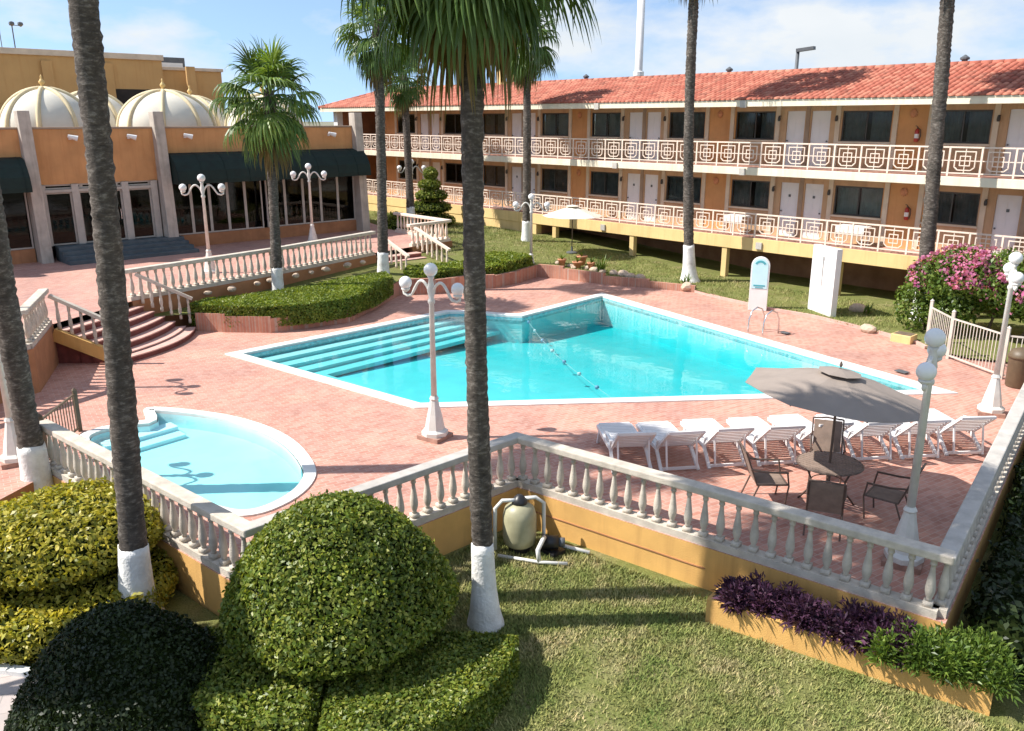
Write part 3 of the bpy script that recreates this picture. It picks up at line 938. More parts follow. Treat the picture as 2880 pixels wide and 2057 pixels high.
# module of 8 m: openings given as (kind, y_high, y_low) counted from the window that starts at y = 20.45
MOD = [('window', 20.45, 18.65), ('door', 18.14, 17.36), ('door', 17.10, 16.32), ('window', 15.85, 13.98)]
openings = []
for k in (-3, -2, -1, 0, 1):
    for kind, a, b in MOD:
        hi, lo = a - 8 * k, b - 8 * k
        if lo > 2.0 and hi < 45.8:
            openings.append((kind, lo, hi))
openings.sort(key=lambda t: t[1])
for fl, (z0, z1) in enumerate(((LF, UF - 0.30), (UF, 7.0))):
    sill, top = z0 + 1.02, z0 + 2.12
    yc, prev = HY0, 'window'
    for kind, lo, hi in openings:
        MB().box(WX, WX + 0.22, yc, lo, z0, z1).build('wall_panel', 'orange' if prev == kind == 'window' else 'tanwall', hotel)
        MB().box(WX, WX + 0.22, lo, hi, top, z1).build('lintel', 'tanwall', hotel)
        if kind == 'window':
            MB().box(WX, WX + 0.22, lo, hi, z0, sill).build('wall_panel', 'tanwall', hotel)
        yc, prev = hi, kind
    MB().box(WX, WX + 0.22, yc, 46.0, z0, z1).build('wall_panel', 'orange', hotel)
    MB().box(30.6, 34.6, HY1 - 0.42, HY1 - 0.30, z0, z1).build('end_wall', 'rust', hotel)
    # darker recess at the far end of the wing
    e = MB(); e.box(34.4, 34.6, 46.0, HY1 - 0.3, z0, z1); e.box(WX, 34.6, 45.8, 46.0 - 0.003, z0 + 0.002, z1 - 0.002); e.build('stairwell_wall', 'crawl', hotel)
    for i, (kind, lo, hi) in enumerate(openings):
        if kind == 'window':
            MB().box(WX - 0.05, WX - 0.001, lo - 0.24, lo - 0.06, z0 + 0.01, z1 - 0.05).build('pilaster', 'beige', hotel)
            MB().box(WX - 0.05, WX - 0.001, hi + 0.06, hi + 0.24, z0 + 0.01, z1 - 0.05).build('pilaster', 'beige', hotel)
    for i, (kind, lo, hi) in enumerate(openings[:-1]):
        k2, lo2, hi2 = openings[i + 1]
        if kind == 'door' and k2 == 'door':
            MB().box(WX - 0.035, WX - 0.001, hi + 0.05, lo2 - 0.05, z0 + 0.01, z1 - 0.06).build('door_pier', 'tan', hotel)
    for i, (kind, lo, hi) in enumerate(openings):
        if kind == 'window':
            e = MB()
            fx0, fx1 = WX + 0.05, WX + 0.10
            e.box(fx0, fx1, lo, hi, sill, sill + 0.06); e.box(fx0, fx1, lo, hi, top - 0.06, top)
            e.box(fx0, fx1, lo, lo + 0.05, sill + 0.06, top - 0.06); e.box(fx0, fx1, hi - 0.05, hi, sill + 0.06, top - 0.06)
            mid = (lo + hi) / 2
            e.box(fx0 + 0.005, fx1 - 0.005, mid - 0.025, mid + 0.025, sill + 0.06, top - 0.06)
            wdw = e.build('window', 'darkframe', hotel)
            e = MB(); e.box(fx0 + 0.018, fx0 + 0.028, lo + 0.05, hi - 0.05, sill + 0.06, top - 0.06); e.build('pane', 'clear2', wdw)
            c = MB()
            pale = (fl == 0 and 13 < lo < 15) or random.random() < 0.12
            gap = random.uniform(0.0, 0.35) if not pale else 0.04
            for sgn in (0, 1):
                a_, b_ = (lo + 0.02, mid - gap / 2) if sgn == 0 else (mid + gap / 2, hi - 0.02)
                nf = int((b_ - a_) / 0.045)
                vs, fs = [], []
                for q in range(nf + 1):
                    y = a_ + (b_ - a_) * q / nf
                    x = WX + 0.20 + 0.022 * (q % 2) + random.uniform(-.006, .006)
                    vs += [(x, y, sill + 0.01), (x, y, top - 0.01)]
                fs = [(2 * q, 2 * q + 1, 2 * q + 3, 2 * q + 2) for q in range(nf)]
                c.add(vs, fs)
            c.build('curtain', 'curtainpale' if pale else 'curtain', wdw)
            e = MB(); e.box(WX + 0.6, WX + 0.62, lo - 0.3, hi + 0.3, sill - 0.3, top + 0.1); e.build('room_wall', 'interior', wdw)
            e = MB(); e.box(WX - 0.09, WX + 0.06, lo - 0.06, hi + 0.06, sill - 0.07, sill - 0.004); e.build('sill', 'beige', wdw)
        else:
            e = MB(); e.box(WX + 0.06, WX + 0.11, lo + 0.003, hi - 0.003, z0 + 0.004, top - 0.004)
            w_ = hi - lo
            for (u0, u1, v0, v1) in ((0.14, 0.46, 0.2, 0.85), (0.54, 0.86, 0.2, 0.85), (0.14, 0.46, 1.0, 1.9), (0.54, 0.86, 1.0, 1.9)):
                y0_, y1_ = lo + w_ * u0, lo + w_ * u1
                e.box(WX + 0.052, WX + 0.06, y0_, y1_, z0 + v0, z0 + v1)
            dr = e.build('door', 'doorwhite', hotel)
            left = (i + 1 < len(openings) and openings[i + 1][0] == 'door')
            ky = lo + 0.08 if left else hi - 0.08
            e = MB(); e.tube([(WX + 0.06, ky, z0 + 1.0), (WX + 0.0, ky, z0 + 1.0)], [0.02, 0.035], 8); e.build('handle', 'greymetal', dr)
            if fl == 0:
                e = MB(); e.box(WX + 0.044, WX + 0.0515, (lo + hi) / 2 - 0.05, (lo + hi) / 2 + 0.05, z0 + 1.56, z0 + 1.66); e.build('number_plate', 'greymetal', dr)
            # wall lantern beside the door
            ly = hi + 0.28 if not left else lo - 0.28
            e = MB(); e.box(WX - 0.10, WX - 0.003, ly - 0.03, ly + 0.03, z0 + 1.92, z0 + 1.95)
            e.lathe([(0.045, 0), (0.06, 0.06), (0.05, 0.16), (0.01, 0.20)], 8, (WX - 0.10, ly, z0 + 1.74)); e.build('wall_lantern', 'darkframe', hotel)
    # terracotta sun ornaments on the orange piers
    for k in (-2, -1, 0, 1):
        yo = 13.22 - 8 * k
        if yo < 3: continue
        e = MB()
        pts_ = []
        for q in range(24):
            r_ = 0.16 if q % 2 == 0 else 0.10
            a = 2 * math.pi * q / 24
            pts_.append((yo + r_ * math.cos(a), z0 + 2.02 + r_ * math.sin(a)))
        n = len(pts_)
        vs = [(WX - 0.003, y, z) for y, z in pts_] + [(WX - 0.035, y, z) for y, z in pts_] + [(WX - 0.06, yo, z0 + 2.02)]
        e.add(vs, [(q, (q + 1) % n, n + (q + 1) % n, n + q) for q in range(n)] + [(n + q, n + (q + 1) % n, 2 * n) for q in range(n)])
        e.build('sun_ornament', 'pot', hotel)

e = MB(); e.box(30.0, 36.8, HY0, HY1 - 0.4, UF - 0.30, UF - 0.004); bevel(e.build('balcony_slab', 'cream', hotel), 0.015)
e = MB(); e.box(30.0, 36.8, HY0, HY1 - 0.4, LF - 0.51, LF - 0.004); bevel(e.build('walkway_slab', 'hotel_yellow', hotel), 0.015)
e = MB(); e.box(30.02, 31.4, HY0, HY1 - 0.5, UF - 0.003, UF + 0.004); e.box(30.02, 31.4, HY0, HY1 - 0.5, LF - 0.003, LF + 0.004); e.build('floor_tiles', 'terrace', hotel)
e = MB(); e.box(30.03, 30.4, 30.7, HY1 - 0.45, -0.1, LF - 0.515); e.build('base_wall', 'hotel_yellow', hotel)
e = MB(); e.box(32.6, 32.8, HY0, 30.9, -0.4, LF - 0.515); e.box(30.35, 32.6, 30.72, 30.9, -0.4, LF - 0.516); e.build('crawlspace_wall', 'crawl', hotel)
for y in (29.45, 24.53, 19.62, 14.7, 9.8, 4.9):
    e = MB(); e.box(30.04, 30.28, y - 0.12, y + 0.12, -0.2, LF - 0.512); bevel(e.build('column', 'hotel_yellow', hotel), 0.012)
for y in (48.9,):
    e = MB(); e.box(30.0, 30.4, y, y + 0.45, 0.5, LF - 0.52); e.box(30.0, 30.4, y, y + 0.45, LF, UF - 0.31); e.box(30.0, 30.4, y, y + 0.45, UF, 6.9); e.build('end_column', 'white', hotel)

# railing panels: a frame with a square set in it and a cross bar each way
def panel_mesh():
    e = MB()
    t = 0.045
    e.box(-t / 2, t / 2, -0.03, 0.03, 0.0, 0.95)                       # post
    e.box(-0.03, 0.03, 0.03, 0.97, 0.90, 0.95); e.box(-t / 2, t / 2, 0.03, 0.97, 0.08, 0.12)
    e.box(-0.012, 0.012, 0.03, 0.97, 0.485, 0.515)
    e.box(-0.014, 0.014, 0.487, 0.513, 0.12, 0.485); e.box(-0.014, 0.014, 0.487, 0.513, 0.515, 0.90)
    for (ya, yb, za, zb) in ((0.17, 0.83, 0.775, 0.81), (0.17, 0.205, 0.30, 0.775), (0.795, 0.83, 0.30, 0.775)):
        e.box(-0.018, 0.018, ya, yb, za, zb)
    e.beam((0, 0.188, 0.30), (0, 0.30, 0.20), 0.036, 0.036, (1, 0, 0)); e.beam((0, 0.812, 0.30), (0, 0.70, 0.20), 0.036, 0.036, (1, 0, 0))
    e.box(-0.018, 0.018, 0.30, 0.70, 0.183, 0.217)
    for (ya, yb, za, zb) in ((0.33, 0.67, 0.63, 0.66), (0.33, 0.36, 0.36, 0.63), (0.64, 0.67, 0.36, 0.63), (0.33, 0.67, 0.33, 0.36)):
        e.box(-0.0155, 0.0155, ya, yb, za, zb)
    return e
pm = panel_mesh().build('railing_panel', 'railcream', None)
pm.parent = hotel
first = True
for z in (UF + 0.01, LF + 0.01):
    y = 1.3
    while y < 48.6:
        ob = pm if first else bpy.data.objects.new('railing_panel', pm.data)
        if not first:
            COL.objects.link(ob); ob.parent = hotel
        first = False
        ob.location = (30.09 - 31.5, y - 25, z)
        y += 1.0
# roof
EX, EZ, RX, RZ = 29.55, 7.13, 33.6, 8.28
e = MB(); e.box(EX, EX + 0.10, HY0 - 0.4, HY1, 6.88, EZ - 0.012); e.box(EX + 0.10, WX + 0.1, HY1 - 0.1, HY1, 6.90, EZ - 0.02); e.build('fascia', 'cream', hotel)
e = MB(); e.box(EX + 0.1, WX - 0.003, HY0 - 0.4, HY1 - 0.1, 6.95, 6.98); e.build('soffit', 'cream', hotel)
e = MB()
bx = 2 * RX - EX
yA, yB, yR = HY0 - 0.4, HY1 + 0.1, 48.4
e.add([(EX, yA, EZ - 0.03), (EX, yB, EZ - 0.03), (RX, yR, RZ - 0.03), (RX, yA, RZ - 0.03), (bx, yA, EZ - 0.03), (bx, yB, EZ - 0.03)],
      [(0, 3, 2, 1), (3, 4, 5, 2), (1, 2, 5), (0, 4, 3)])
roof = e.build('roof', 'tilebed', hotel)
# barrel tiles: the nearest 300 singly, the rest as one mesh
dx_, dz_ = RX - EX, RZ - EZ
SL = math.hypot(dx_, dz_)
NC, TW = 12, 0.23
CL = SL / NC
def tile_shape():
    e = MB()
    seg = 5
    vs = []
    for end, lift in ((0.0, 0.022), (CL * 1.12, 0.0)):
        rr = 0.105 if end == 0.0 else 0.088
        for q in range(seg + 1):
            a = math.pi * q / seg
            vs.append((end, -rr * math.cos(a), rr * 0.75 * math.sin(a) + lift))
    fs = [(q, q + 1, seg + 2 + q, seg + 1 + q) for q in range(seg)] + [tuple(range(seg, -1, -1))]
    e.add(vs, fs)
    return e
slope = math.atan2(dz_, dx_)
tobj = tile_shape().build('roof_tile', 'tiles', None, True)
tv = np.array(tile_shape().v); tf = tile_shape().f
rot = np.array([[math.cos(slope), 0, -math.sin(slope)], [0, 1, 0], [math.sin(slope), 0, math.cos(slope)]])
tvr = tv @ rot.T
bulkV, bulk = [], MB()
cnt = 0
ncol = int((yB - yA) / TW)
for c in range(ncol):
    y = yA + (c + 0.5) * TW
    for r in range(NC):
        x, z = EX - 0.05 + dx_ * r / NC, EZ - 0.02 + dz_ * r / NC
        if y > yR + (yB - yR) * (1 - (r + 1) / NC) - 0.05:
            continue
        jit = random.uniform(-.006, .006)
        if y > 9.2 and cnt < 300:
            ob = tobj if cnt == 0 else bpy.data.objects.new('roof_tile', tobj.data)
            if cnt: COL.objects.link(ob)
            ob.parent = roof
            ob.location = (x - 31.5, y + jit - 25, z)
            ob.rotation_euler = (0, -slope, random.uniform(-.02, .02))
            cnt += 1
        else:
            bulk.add(tvr + np.array([x, y + jit, z]), tf)
o = bulk.build('roof_tiles', 'tiles', roof, True)
o['kind'] = 'stuff'
e = MB()
yy = yA
while yy < yR:
    e.tube([(RX, yy, RZ + 0.0), (RX, min(yR + 0.1, yy + 0.42), RZ + 0.02)], [0.13, 0.10], 8)
    yy += 0.38
n = 10
for q in range(n):
    p0, p1 = lerp((RX, yR, RZ), (EX, yB, EZ), q / n), lerp((RX, yR, RZ), (EX, yB, EZ), (q + 1.1) / n)
    e.tube([p1, p0], [0.12, 0.10], 8)
o = e.build('ridge_tiles', 'tiles', roof, True)
# yellow arched bell gable on the ridge
n = 10
pts_ = [(-0.55, 0.0), (0.55, 0.0), (0.55, 0.75)] + [(0.55 * math.cos(math.pi * q / n), 0.75 + 0.55 * math.sin(math.pi * q / n)) for q in range(1, n)] + [(-0.55, 0.75)]
hole = [(-0.24, 0.28), (0.24, 0.28), (0.24, 0.75)] + [(0.24 * math.cos(math.pi * q / n), 0.75 + 0.24 * math.sin(math.pi * q / n)) for q in range(1, n)] + [(-0.24, 0.75)]
e = MB(); m_ = len(pts_)
yo, xo, zo = 36.9, 33.6, 8.15
vs = [(xo + sx, yo + y, zo + z) for sx in (-0.14, 0.14) for (y, z) in pts_ + hole]
fs = []
for q in range(m_):
    q2 = (q + 1) % m_
    fs += [(q, q2, m_ + q2, m_ + q), (2 * m_ + q2, 2 * m_ + q, 3 * m_ + q, 3 * m_ + q2), (q, 2 * m_ + q, 2 * m_ + q2, q2), (m_ + q, m_ + q2, 3 * m_ + q2, 3 * m_ + q)]
e.add(vs, fs); e.build('bell_gable', 'hotel_yellow', hotel)
# small grey junction boxes on the fascia and slab
for (y, z) in ((18.9, 7.0), (19.0, 4.45), (26.4, 7.0), (25.6, 4.45), (18.0, 1.62), (26.2, 1.62)):
    e = MB(); xx = EX - 0.06 if z > 6 else 29.93
    e.box(xx, xx + 0.065, y - 0.13, y + 0.13, z - 0.16, z + 0.10); e.build('junction_box', 'stonegrey', hotel)
for y in (12.6, 22.4, 30.9):
    e = MB(); e.lathe([(0.10, 0), (0.10, 0.22), (0.16, 0.24), (0.16, 0.3), (0.02, 0.4)], 10, (RX + 0.1, y, RZ - 0.05)); e.build('roof_vent', 'greymetal', hotel)

# things on the walkways
for lab, y, z, cl in (('red extinguisher with black hose on the upper orange pier', 13.0, UF, 0), ('red extinguisher with black hose on the lower orange pier', 13.0, LF, 0)):
    t = thing('fire_extinguisher', lab, 'extinguisher', (WX - 0.10, y, z + 1.05))
    MB().lathe([(0.07, 0), (0.075, 0.02), (0.075, 0.36), (0.05, 0.43), (0.02, 0.45)], 12).build('cylinder', 'red', t, True)
    MB().lathe([(0.0765, 0.12), (0.0765, 0.27)], 12, cap=False).build('label_sticker', 'white', t, True)
    MB().tube([(0, 0, 0.45), (0, 0, 0.52), (0, 0.07, 0.54)], 0.015, 6).build('valve', 'darkframe', t)
    MB().tube([(0, -0.02, 0.48), (-0.03, -0.13, 0.40), (-0.03, -0.15, 0.2), (-0.02, -0.11, 0.05)], 0.014, 6).build('hose', 'black', t)
for lab, y, L in (('white table behind the lower railing, left of the white doors pair', 19.6, 0.9), ('white table behind the lower railing, below the pale curtained window', 14.6, 1.1)):
    t = thing('table', lab, 'table', (30.75, y, LF + 0.006))
    MB().box(-0.3, 0.3, -L / 2, L / 2, 0.70, 0.745).build('tabletop', 'plastic', t)
    MB().box(-0.31, -0.302, -L / 2, L / 2, 0.42, 0.74).build('apron', 'plastic', t)
    for sx in (-0.25, 0.25):
        for sy in (-L / 2 + 0.06, L / 2 - 0.06):
            MB().box(sx - 0.02, sx + 0.02, sy - 0.02, sy + 0.02, 0, 0.70).build('leg', 'plastic', t)

# ================================================================== RESTAURANT
RY = 36.4
rest = thing('restaurant_building', 'flat roofed orange restaurant with cream domes, pillars and dark green awnings', 'building', (14, RY, TERR_Z), absolute=True)
FL = 1.66
e = MB()
e.box(9.1, 13.5, RY, RY + 0.25, 4.0, 6.05)                    # band over the entrance
e.box(13.5, 23.6, RY, RY + 0.25, 3.98, 6.05)                  # band over the windows
e.box(2.0, 9.1, RY, RY + 0.25, 3.98, 6.05)
e.build('upper_wall', 'orange', rest)
e = MB()
e.box(13.5, 23.6, RY, RY + 0.25, 0.9, 1.62); e.box(2.0, 8.6, RY, RY + 0.25, 0.9, 1.62)
e.build('dado_wall', 'rust', rest)
e = MB(); e.box(23.35, 23.6, RY + 0.25, 47, 0.9, 6.05); e.box(2.0, 2.2, RY + 0.25, 47, 0.9, 6.05); e.build('side_wall', 'orange', rest)
e = MB(); e.box(2.2, 23.35, RY + 0.25, 47, 5.80, 5.86); e.build('roof_deck', 'tan', rest)
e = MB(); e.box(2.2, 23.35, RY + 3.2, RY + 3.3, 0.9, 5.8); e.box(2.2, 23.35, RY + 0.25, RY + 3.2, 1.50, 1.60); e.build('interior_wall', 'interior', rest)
e = MB(); e.box(1.9, 23.7, RY - 0.04, RY + 0.32, 6.05, 6.13); bevel(e.build('parapet_cap', 'tan', rest), 0.015)
for x in (3.9, 8.85, 13.78, 23.3):
    e = MB()
    e.add([(x - 0.21, RY - 0.62, 0.95), (x + 0.21, RY - 0.62, 0.95), (x + 0.21, RY + 0.2, 0.95), (x - 0.21, RY + 0.2, 0.95),
           (x - 0.21, RY - 0.30, 6.72), (x + 0.21, RY - 0.30, 6.72), (x + 0.21, RY + 0.2, 6.72), (x - 0.21, RY + 0.2, 6.72)],
          [(0, 3, 2, 1), (4, 5, 6, 7), (0, 1, 5, 4), (1, 2, 6, 5), (2, 3, 7, 6), (3, 0, 4, 7)])
    bevel(e.build('pillar', 'pillar', rest), 0.02)
e = MB(); e.box(11.18, 11.42, RY - 0.10, RY - 0.003, 4.0, 6.04); e.build('pilaster', 'tan', rest)
# awnings: quarter-barrel canvas
def awning(x0, x1):
    e = MB()
    prof = [(RY - 0.01, 5.06), (RY - 0.35, 4.98), (RY - 0.68, 4.72), (RY - 0.90, 4.36), (RY - 0.98, 3.98), (RY - 0.98, 3.82)]
    vs, fs = [], []
    for (y, z) in prof: vs += [(x0, y, z), (x1, y, z)]
    for i in range(len(prof) - 1): fs.append((2 * i, 2 * i + 1, 2 * i + 3, 2 * i + 2))
    nl = len(vs)
    vs += [(x0, RY - 0.01, 3.82), (x1, RY - 0.01, 3.82)]
    fs.append(tuple([2 * i for i in range(len(prof))] + [nl])); fs.append(tuple([2 * i + 1 for i in range(len(prof) - 1, -1, -1)] + [nl + 1]))
    e.add(vs, fs)
    a = e.build('awning', 'awning', rest)
    q = x0 + 0.02
    while q < x1:
        e = MB()
        for i in range(len(prof) - 1):
            p0, p1 = prof[i], prof[i + 1]
            e.beam((q, p0[0] - 0.008, p0[1] + 0.006), (q, p1[0] - 0.008, p1[1] + 0.006), 0.02, 0.012)
        q += 1.05
        e.build('awning_seam', 'awning', a)
awning(14.05, 18.4); awning(18.5, 23.45); awning(4.2, 8.6)
# glazing bays
def bay(x0, x1, z0, z1, n, m='darkframe', door=False):
    for i in range(n):
        a, b = x0 + (x1 - x0) * i / n, x0 + (x1 - x0) * (i + 1) / n
        e = MB()
        w = 0.06
        e.box(a, a + w, RY + 0.06, RY + 0.14, z0, z1); e.box(b - w, b, RY + 0.06, RY + 0.14, z0, z1)
        e.box(a + w, b - w, RY + 0.06, RY + 0.14, z0, z0 + w); e.box(a + w, b - w, RY + 0.06, RY + 0.14, z1 - w, z1)
        fr_ = e.build('door' if door else 'window', m, rest)
        e = MB(); e.box(a + w, b - w, RY + 0.09, RY + 0.11, z0 + w, z1 - w); e.build('pane', 'clear', fr_)
        if door:
            e = MB(); e.tube([(b - 0.12, RY + 0.02, z0 + 0.85), (b - 0.12, RY + 0.02, z0 + 1.25)], 0.015, 6); e.build('handle', 'steel', fr_)
bay(14.1, 18.2, 1.63, 3.97, 5, 'alu'); bay(18.4, 23.1, 1.63, 3.97, 5, 'alu'); bay(4.2, 8.6, 1.63, 3.97, 4, 'alu')
e = MB()
for x in (9.12, 10.33, 12.22, 13.38):
    e.box(x - 0.13, x + 0.13, RY - 0.06, RY + 0.2, FL, 3.99)
e.box(9.1, 13.5, RY - 0.05, RY + 0.19, 3.70, 3.80); e.build('entrance_frame', 'alu', rest)
bay(9.25, 10.2, FL + 0.003, 3.69, 1, 'alu'); bay(10.46, 12.09, FL + 0.003, 3.69, 2, 'alu', True); bay(12.35, 13.25, FL + 0.003, 3.69, 1, 'alu')
bay(9.25, 13.25, 3.81, 3.995, 3, 'alu')
for k in range(4):
    e = MB(); e.box(9.3 - 0.001 * k, 14.3 - 0.04 * k, RY - 1.75 + 0.38 * k, RY - 0.06, TERR_Z - 0.02, TERR_Z + 0.14 * (k + 1)); bevel(e.build('entrance_step', 'bluestep', rest), 0.01)
# spot lamps on the parapet band
for x in (10.4, 12.6, 14.9, 19.6, 21.8):
    e = MB(); e.box(x - 0.05, x + 0.05, RY - 0.06, RY - 0.003, 5.66, 5.78); e.tube([(x, RY - 0.06, 5.72), (x, RY - 0.22, 5.74)], [0.02, 0.02], 6); e.build('lamp_bracket', 'white', rest)
    e = MB(); e.tube([(x - 0.12, RY - 0.22, 5.80), (x + 0.20, RY - 0.30, 5.70)], [0.06, 0.11], 10); e.build('spot_lamp', 'white', rest)
# domes
def dome(x, y, r, h, zb):
    e = MB()
    prof = [(r, -0.4), (r, 0.0)] + [(max(0.02, r * math.cos(a)), h * math.sin(a)) for a in [math.pi / 2 * i / 12 for i in range(1, 13)]]
    e.lathe(prof, 40, (x, y, zb))
    d = e.build('dome', 'dome', rest, True)
    for k in range(8):
        an = 2 * math.pi * k / 8 + 0.35
        e = MB()
        pts_ = [(x + (r + 0.015) * math.cos(t) * math.cos(an), y + (r + 0.015) * math.cos(t) * math.sin(an), zb + (h + 0.015) * math.sin(t)) for t in [math.pi / 2 * i / 14 for i in range(15)]]
        e.tube(pts_, 0.095, 6); e.build('rib', 'rib', d, True)
    e = MB(); e.lathe([(0.17, -0.03), (0.17, 0.03), (0.08, 0.07), (0.05, 0.14), (0.11, 0.21), (0.12, 0.27), (0.06, 0.35), (0.03, 0.41), (0.045, 0.45), (0.01, 0.54)], 12, (x, y, zb + h)); e.build('finial', 'finial', d, True)
    return d
dome(10.45, 39.2, 1.72, 1.62, 5.98)
dome(15.3, 39.2, 1.98, 1.62, 5.98)
dome(5.7, 39.2, 1.72, 1.62, 5.98)
dd = dome(13.25, 42.6, 1.7, 1.62, 5.98)
dome(18.0, 42.8, 1.7, 1.5, 5.98)
dome(20.1, 39.4, 1.75, 1.55, 5.98)
# tall block behind
rb = thing('rear_building', 'tall plain ochre block behind the restaurant domes', 'building', (10, 50, 0), absolute=True)
e = MB(); e.box(-16, 19.6, 50, 62, 0, 9.55); e.box(19.6, 23.3, 50.6, 62, 0, 9.1); e.build('wall', 'rear', rb)
e = MB(); e.box(-16.1, 19.7, 49.9, 50.5, 9.55, 9.85); e.box(19.72, 23.4, 50.5, 51, 9.1, 9.28); bevel(e.build('parapet_cap', 'beige', rb), 0.02)
e = MB()
for x in (8.5, 13.4, 16.4, 20.9): e.box(x, x + 0.5, 49.85, 49.997, 0, 9.3)
e.build('buttress', 'rear', rb)
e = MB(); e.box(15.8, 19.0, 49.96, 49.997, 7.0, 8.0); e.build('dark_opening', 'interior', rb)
e = MB(); e.tube([(16.2, 49.8, 6), (16.2, 49.8, 9.3)], 0.06, 8); e.tube([(21.6, 50.45, 6), (21.6, 50.45, 9.0)], 0.06, 8); e.build('drain_pipe', 'finial', rb)
ac = thing('rooftop_unit', 'dark air conditioning unit on the ochre block roof', 'air conditioner', (20.6, 52, 9.1))
MB().box(-0.9, 0.9, -0.6, 0.6, 0.06, 0.75).build('casing', 'greymetal', ac)
MB().box(-0.55, 0.75, -0.64, -0.602, 0.15, 0.45).build('panel', 'white', ac)
for sx in (-0.8, 0.8): MB().box(sx - 0.05, sx + 0.05, -0.6, 0.6, 0, 0.06).build('skid', 'greymetal', ac)
an = thing('antenna', 'thin twin headed antenna mast above the ochre block', 'antenna', (12.6, 51, 9.0))
MB().tube([(0, 0, 0), (0, 0, 2.1)], 0.03, 6).build('mast', 'greymetal', an)
MB().tube([(-0.6, 0, 0.3), (-0.6, 0, 3.0)], 0.02, 6).build('mast', 'greymetal', an)
MB().beam((-0.12, 0, 2.0), (0.45, 0, 2.0), 0.03, 0.03).build('crossbar', 'greymetal', an)
for sx in (0.0, 0.4): MB().lathe([(0.03, 0), (0.14, 0.1), (0.12, 0.2), (0.02, 0.24)], 8, (sx, 0, 1.95)).build('head', 'greymetal', an)
# poles behind the hotel
pl = thing('pole', 'tall white pole rising behind the tiled roof', 'pole', (45, 36.7, 0))
MB().tube([(0, 0, 0), (0, 0, 16)], [0.26, 0.24], 14).build('shaft', 'white', pl, True)
MB().lathe([(0.34, 0), (0.34, 0.25), (0.25, 0.3)], 14, (0, 0, 9.1)).build('collar', 'white', pl)
fp = thing('street_lamp', 'dark shoebox street lamp standing behind the tiled roof', 'street lamp', (42, 23.9, 0))
MB().tube([(0, 0, 0), (0, 0, 9.75)], [0.12, 0.09], 10).build('post', 'greymetal', fp, True)
MB().beam((0, 0.05, 9.80), (0.1, -0.85, 9.88), 0.30, 0.16).build('lamp_head', 'greymetal', fp)

# ================================================================== PALMS
def frond_mesh(name, m, el, Lp, Lb, n=24, half=105, bend=0.7, seed=0):
    """fan leaf for a frond that stands at elevation el: stalk along +x, then a fan of split segments whose tips hang"""
    rn = np.random.default_rng(seed)
    V, F = [], []
    g = np.array([-math.sin(R(el)), 0, -math.cos(R(el))])          # straight down, in the leaf's own frame
    hub = np.array([Lp, 0, 0]) + g * 0.06 * Lp
    for i in range(n):
        a = R(-half + 2 * half * (i + 0.5) / n + rn.uniform(-3, 3))
        L = Lb * (0.78 + 0.22 * math.cos(a * 0.75)) * rn.uniform(0.85, 1.1)
        d = np.array([math.cos(a), math.sin(a), 0.10])
        s = np.array([-math.sin(a), math.cos(a), 0])
        hw = R(2 * half / n) * 0.56
        b = len(V)
        kb = bend * rn.uniform(0.8, 1.2)
        p = hub.copy()
        rows, tp = [], 0.0
        for t in (0.03, 0.24, 0.44, 0.62, 0.78, 0.90, 1.0):
            q = min(1.0, kb * max(0, t - 0.2) ** 1.15 * 1.5)
            dr = d * (1 - q) + g * q
            dr = dr / (np.linalg.norm(dr) + 1e-9)
            p = p + dr * L * (t - tp); tp = t
            w = L * t * hw if t <= 0.44 else L * 0.44 * hw * (1 - (t - 0.44) / 0.56) ** 0.9
            w = min(w, 0.034 + 0.012 * Lb)
            up = np.cross(dr, s); z = 0.3 * w
            rows.append((p - s * w - up * z, p + up * z, p + s * w - up * z))
        for r_ in rows: V += list(r_)
        for k in range(len(rows) - 1):
            for q in range(2):
                F.append((b + 3 * k + q, b + 3 * k + q + 1, b + 3 * k + 4 + q, b + 3 * k + 3 + q))
    b = len(V)
    for x, r_ in ((0.0, 0.035), (Lp * 0.5, 0.024), (Lp * 1.05, 0.016)):
        for (yy, zz) in ((-r_, 0), (0, r_ * 0.7), (r_, 0), (0, -r_ * 0.7)):
            V.append(np.array([x, yy, zz]) + g * 0.06 * x)
    for k in range(2):
        for q in range(4):
            F.append((b + 4 * k + q, b + 4 * k + (q + 1) % 4, b + 4 * k + 4 + (q + 1) % 4, b + 4 * k + 4 + q))
    me = bpy.data.meshes.new(name)
    me.from_pydata([tuple(p) for p in V], [], F)
    me.materials.append(M[m])
    return me

FR = {}
ELS = {70: 0.35, 40: 0.55, 10: 0.8, -20: 0.9, -50: 0.95, -75: 0.95}
for k_el, (el_, bd) in enumerate(ELS.items()):
    for mm in ('frond', 'frondlight', 'fronddry'):
        if mm == 'fronddry' and el_ > -60: continue
        FR[(el_, mm)] = [frond_mesh('frond', mm, el_, 0.75 if el_ > 20 else 0.85, 0.95 if el_ > 20 else 1.12, 24, 104 if el_ > -40 else 85, bd, 7 * k_el + q) for q in (1, 2)]

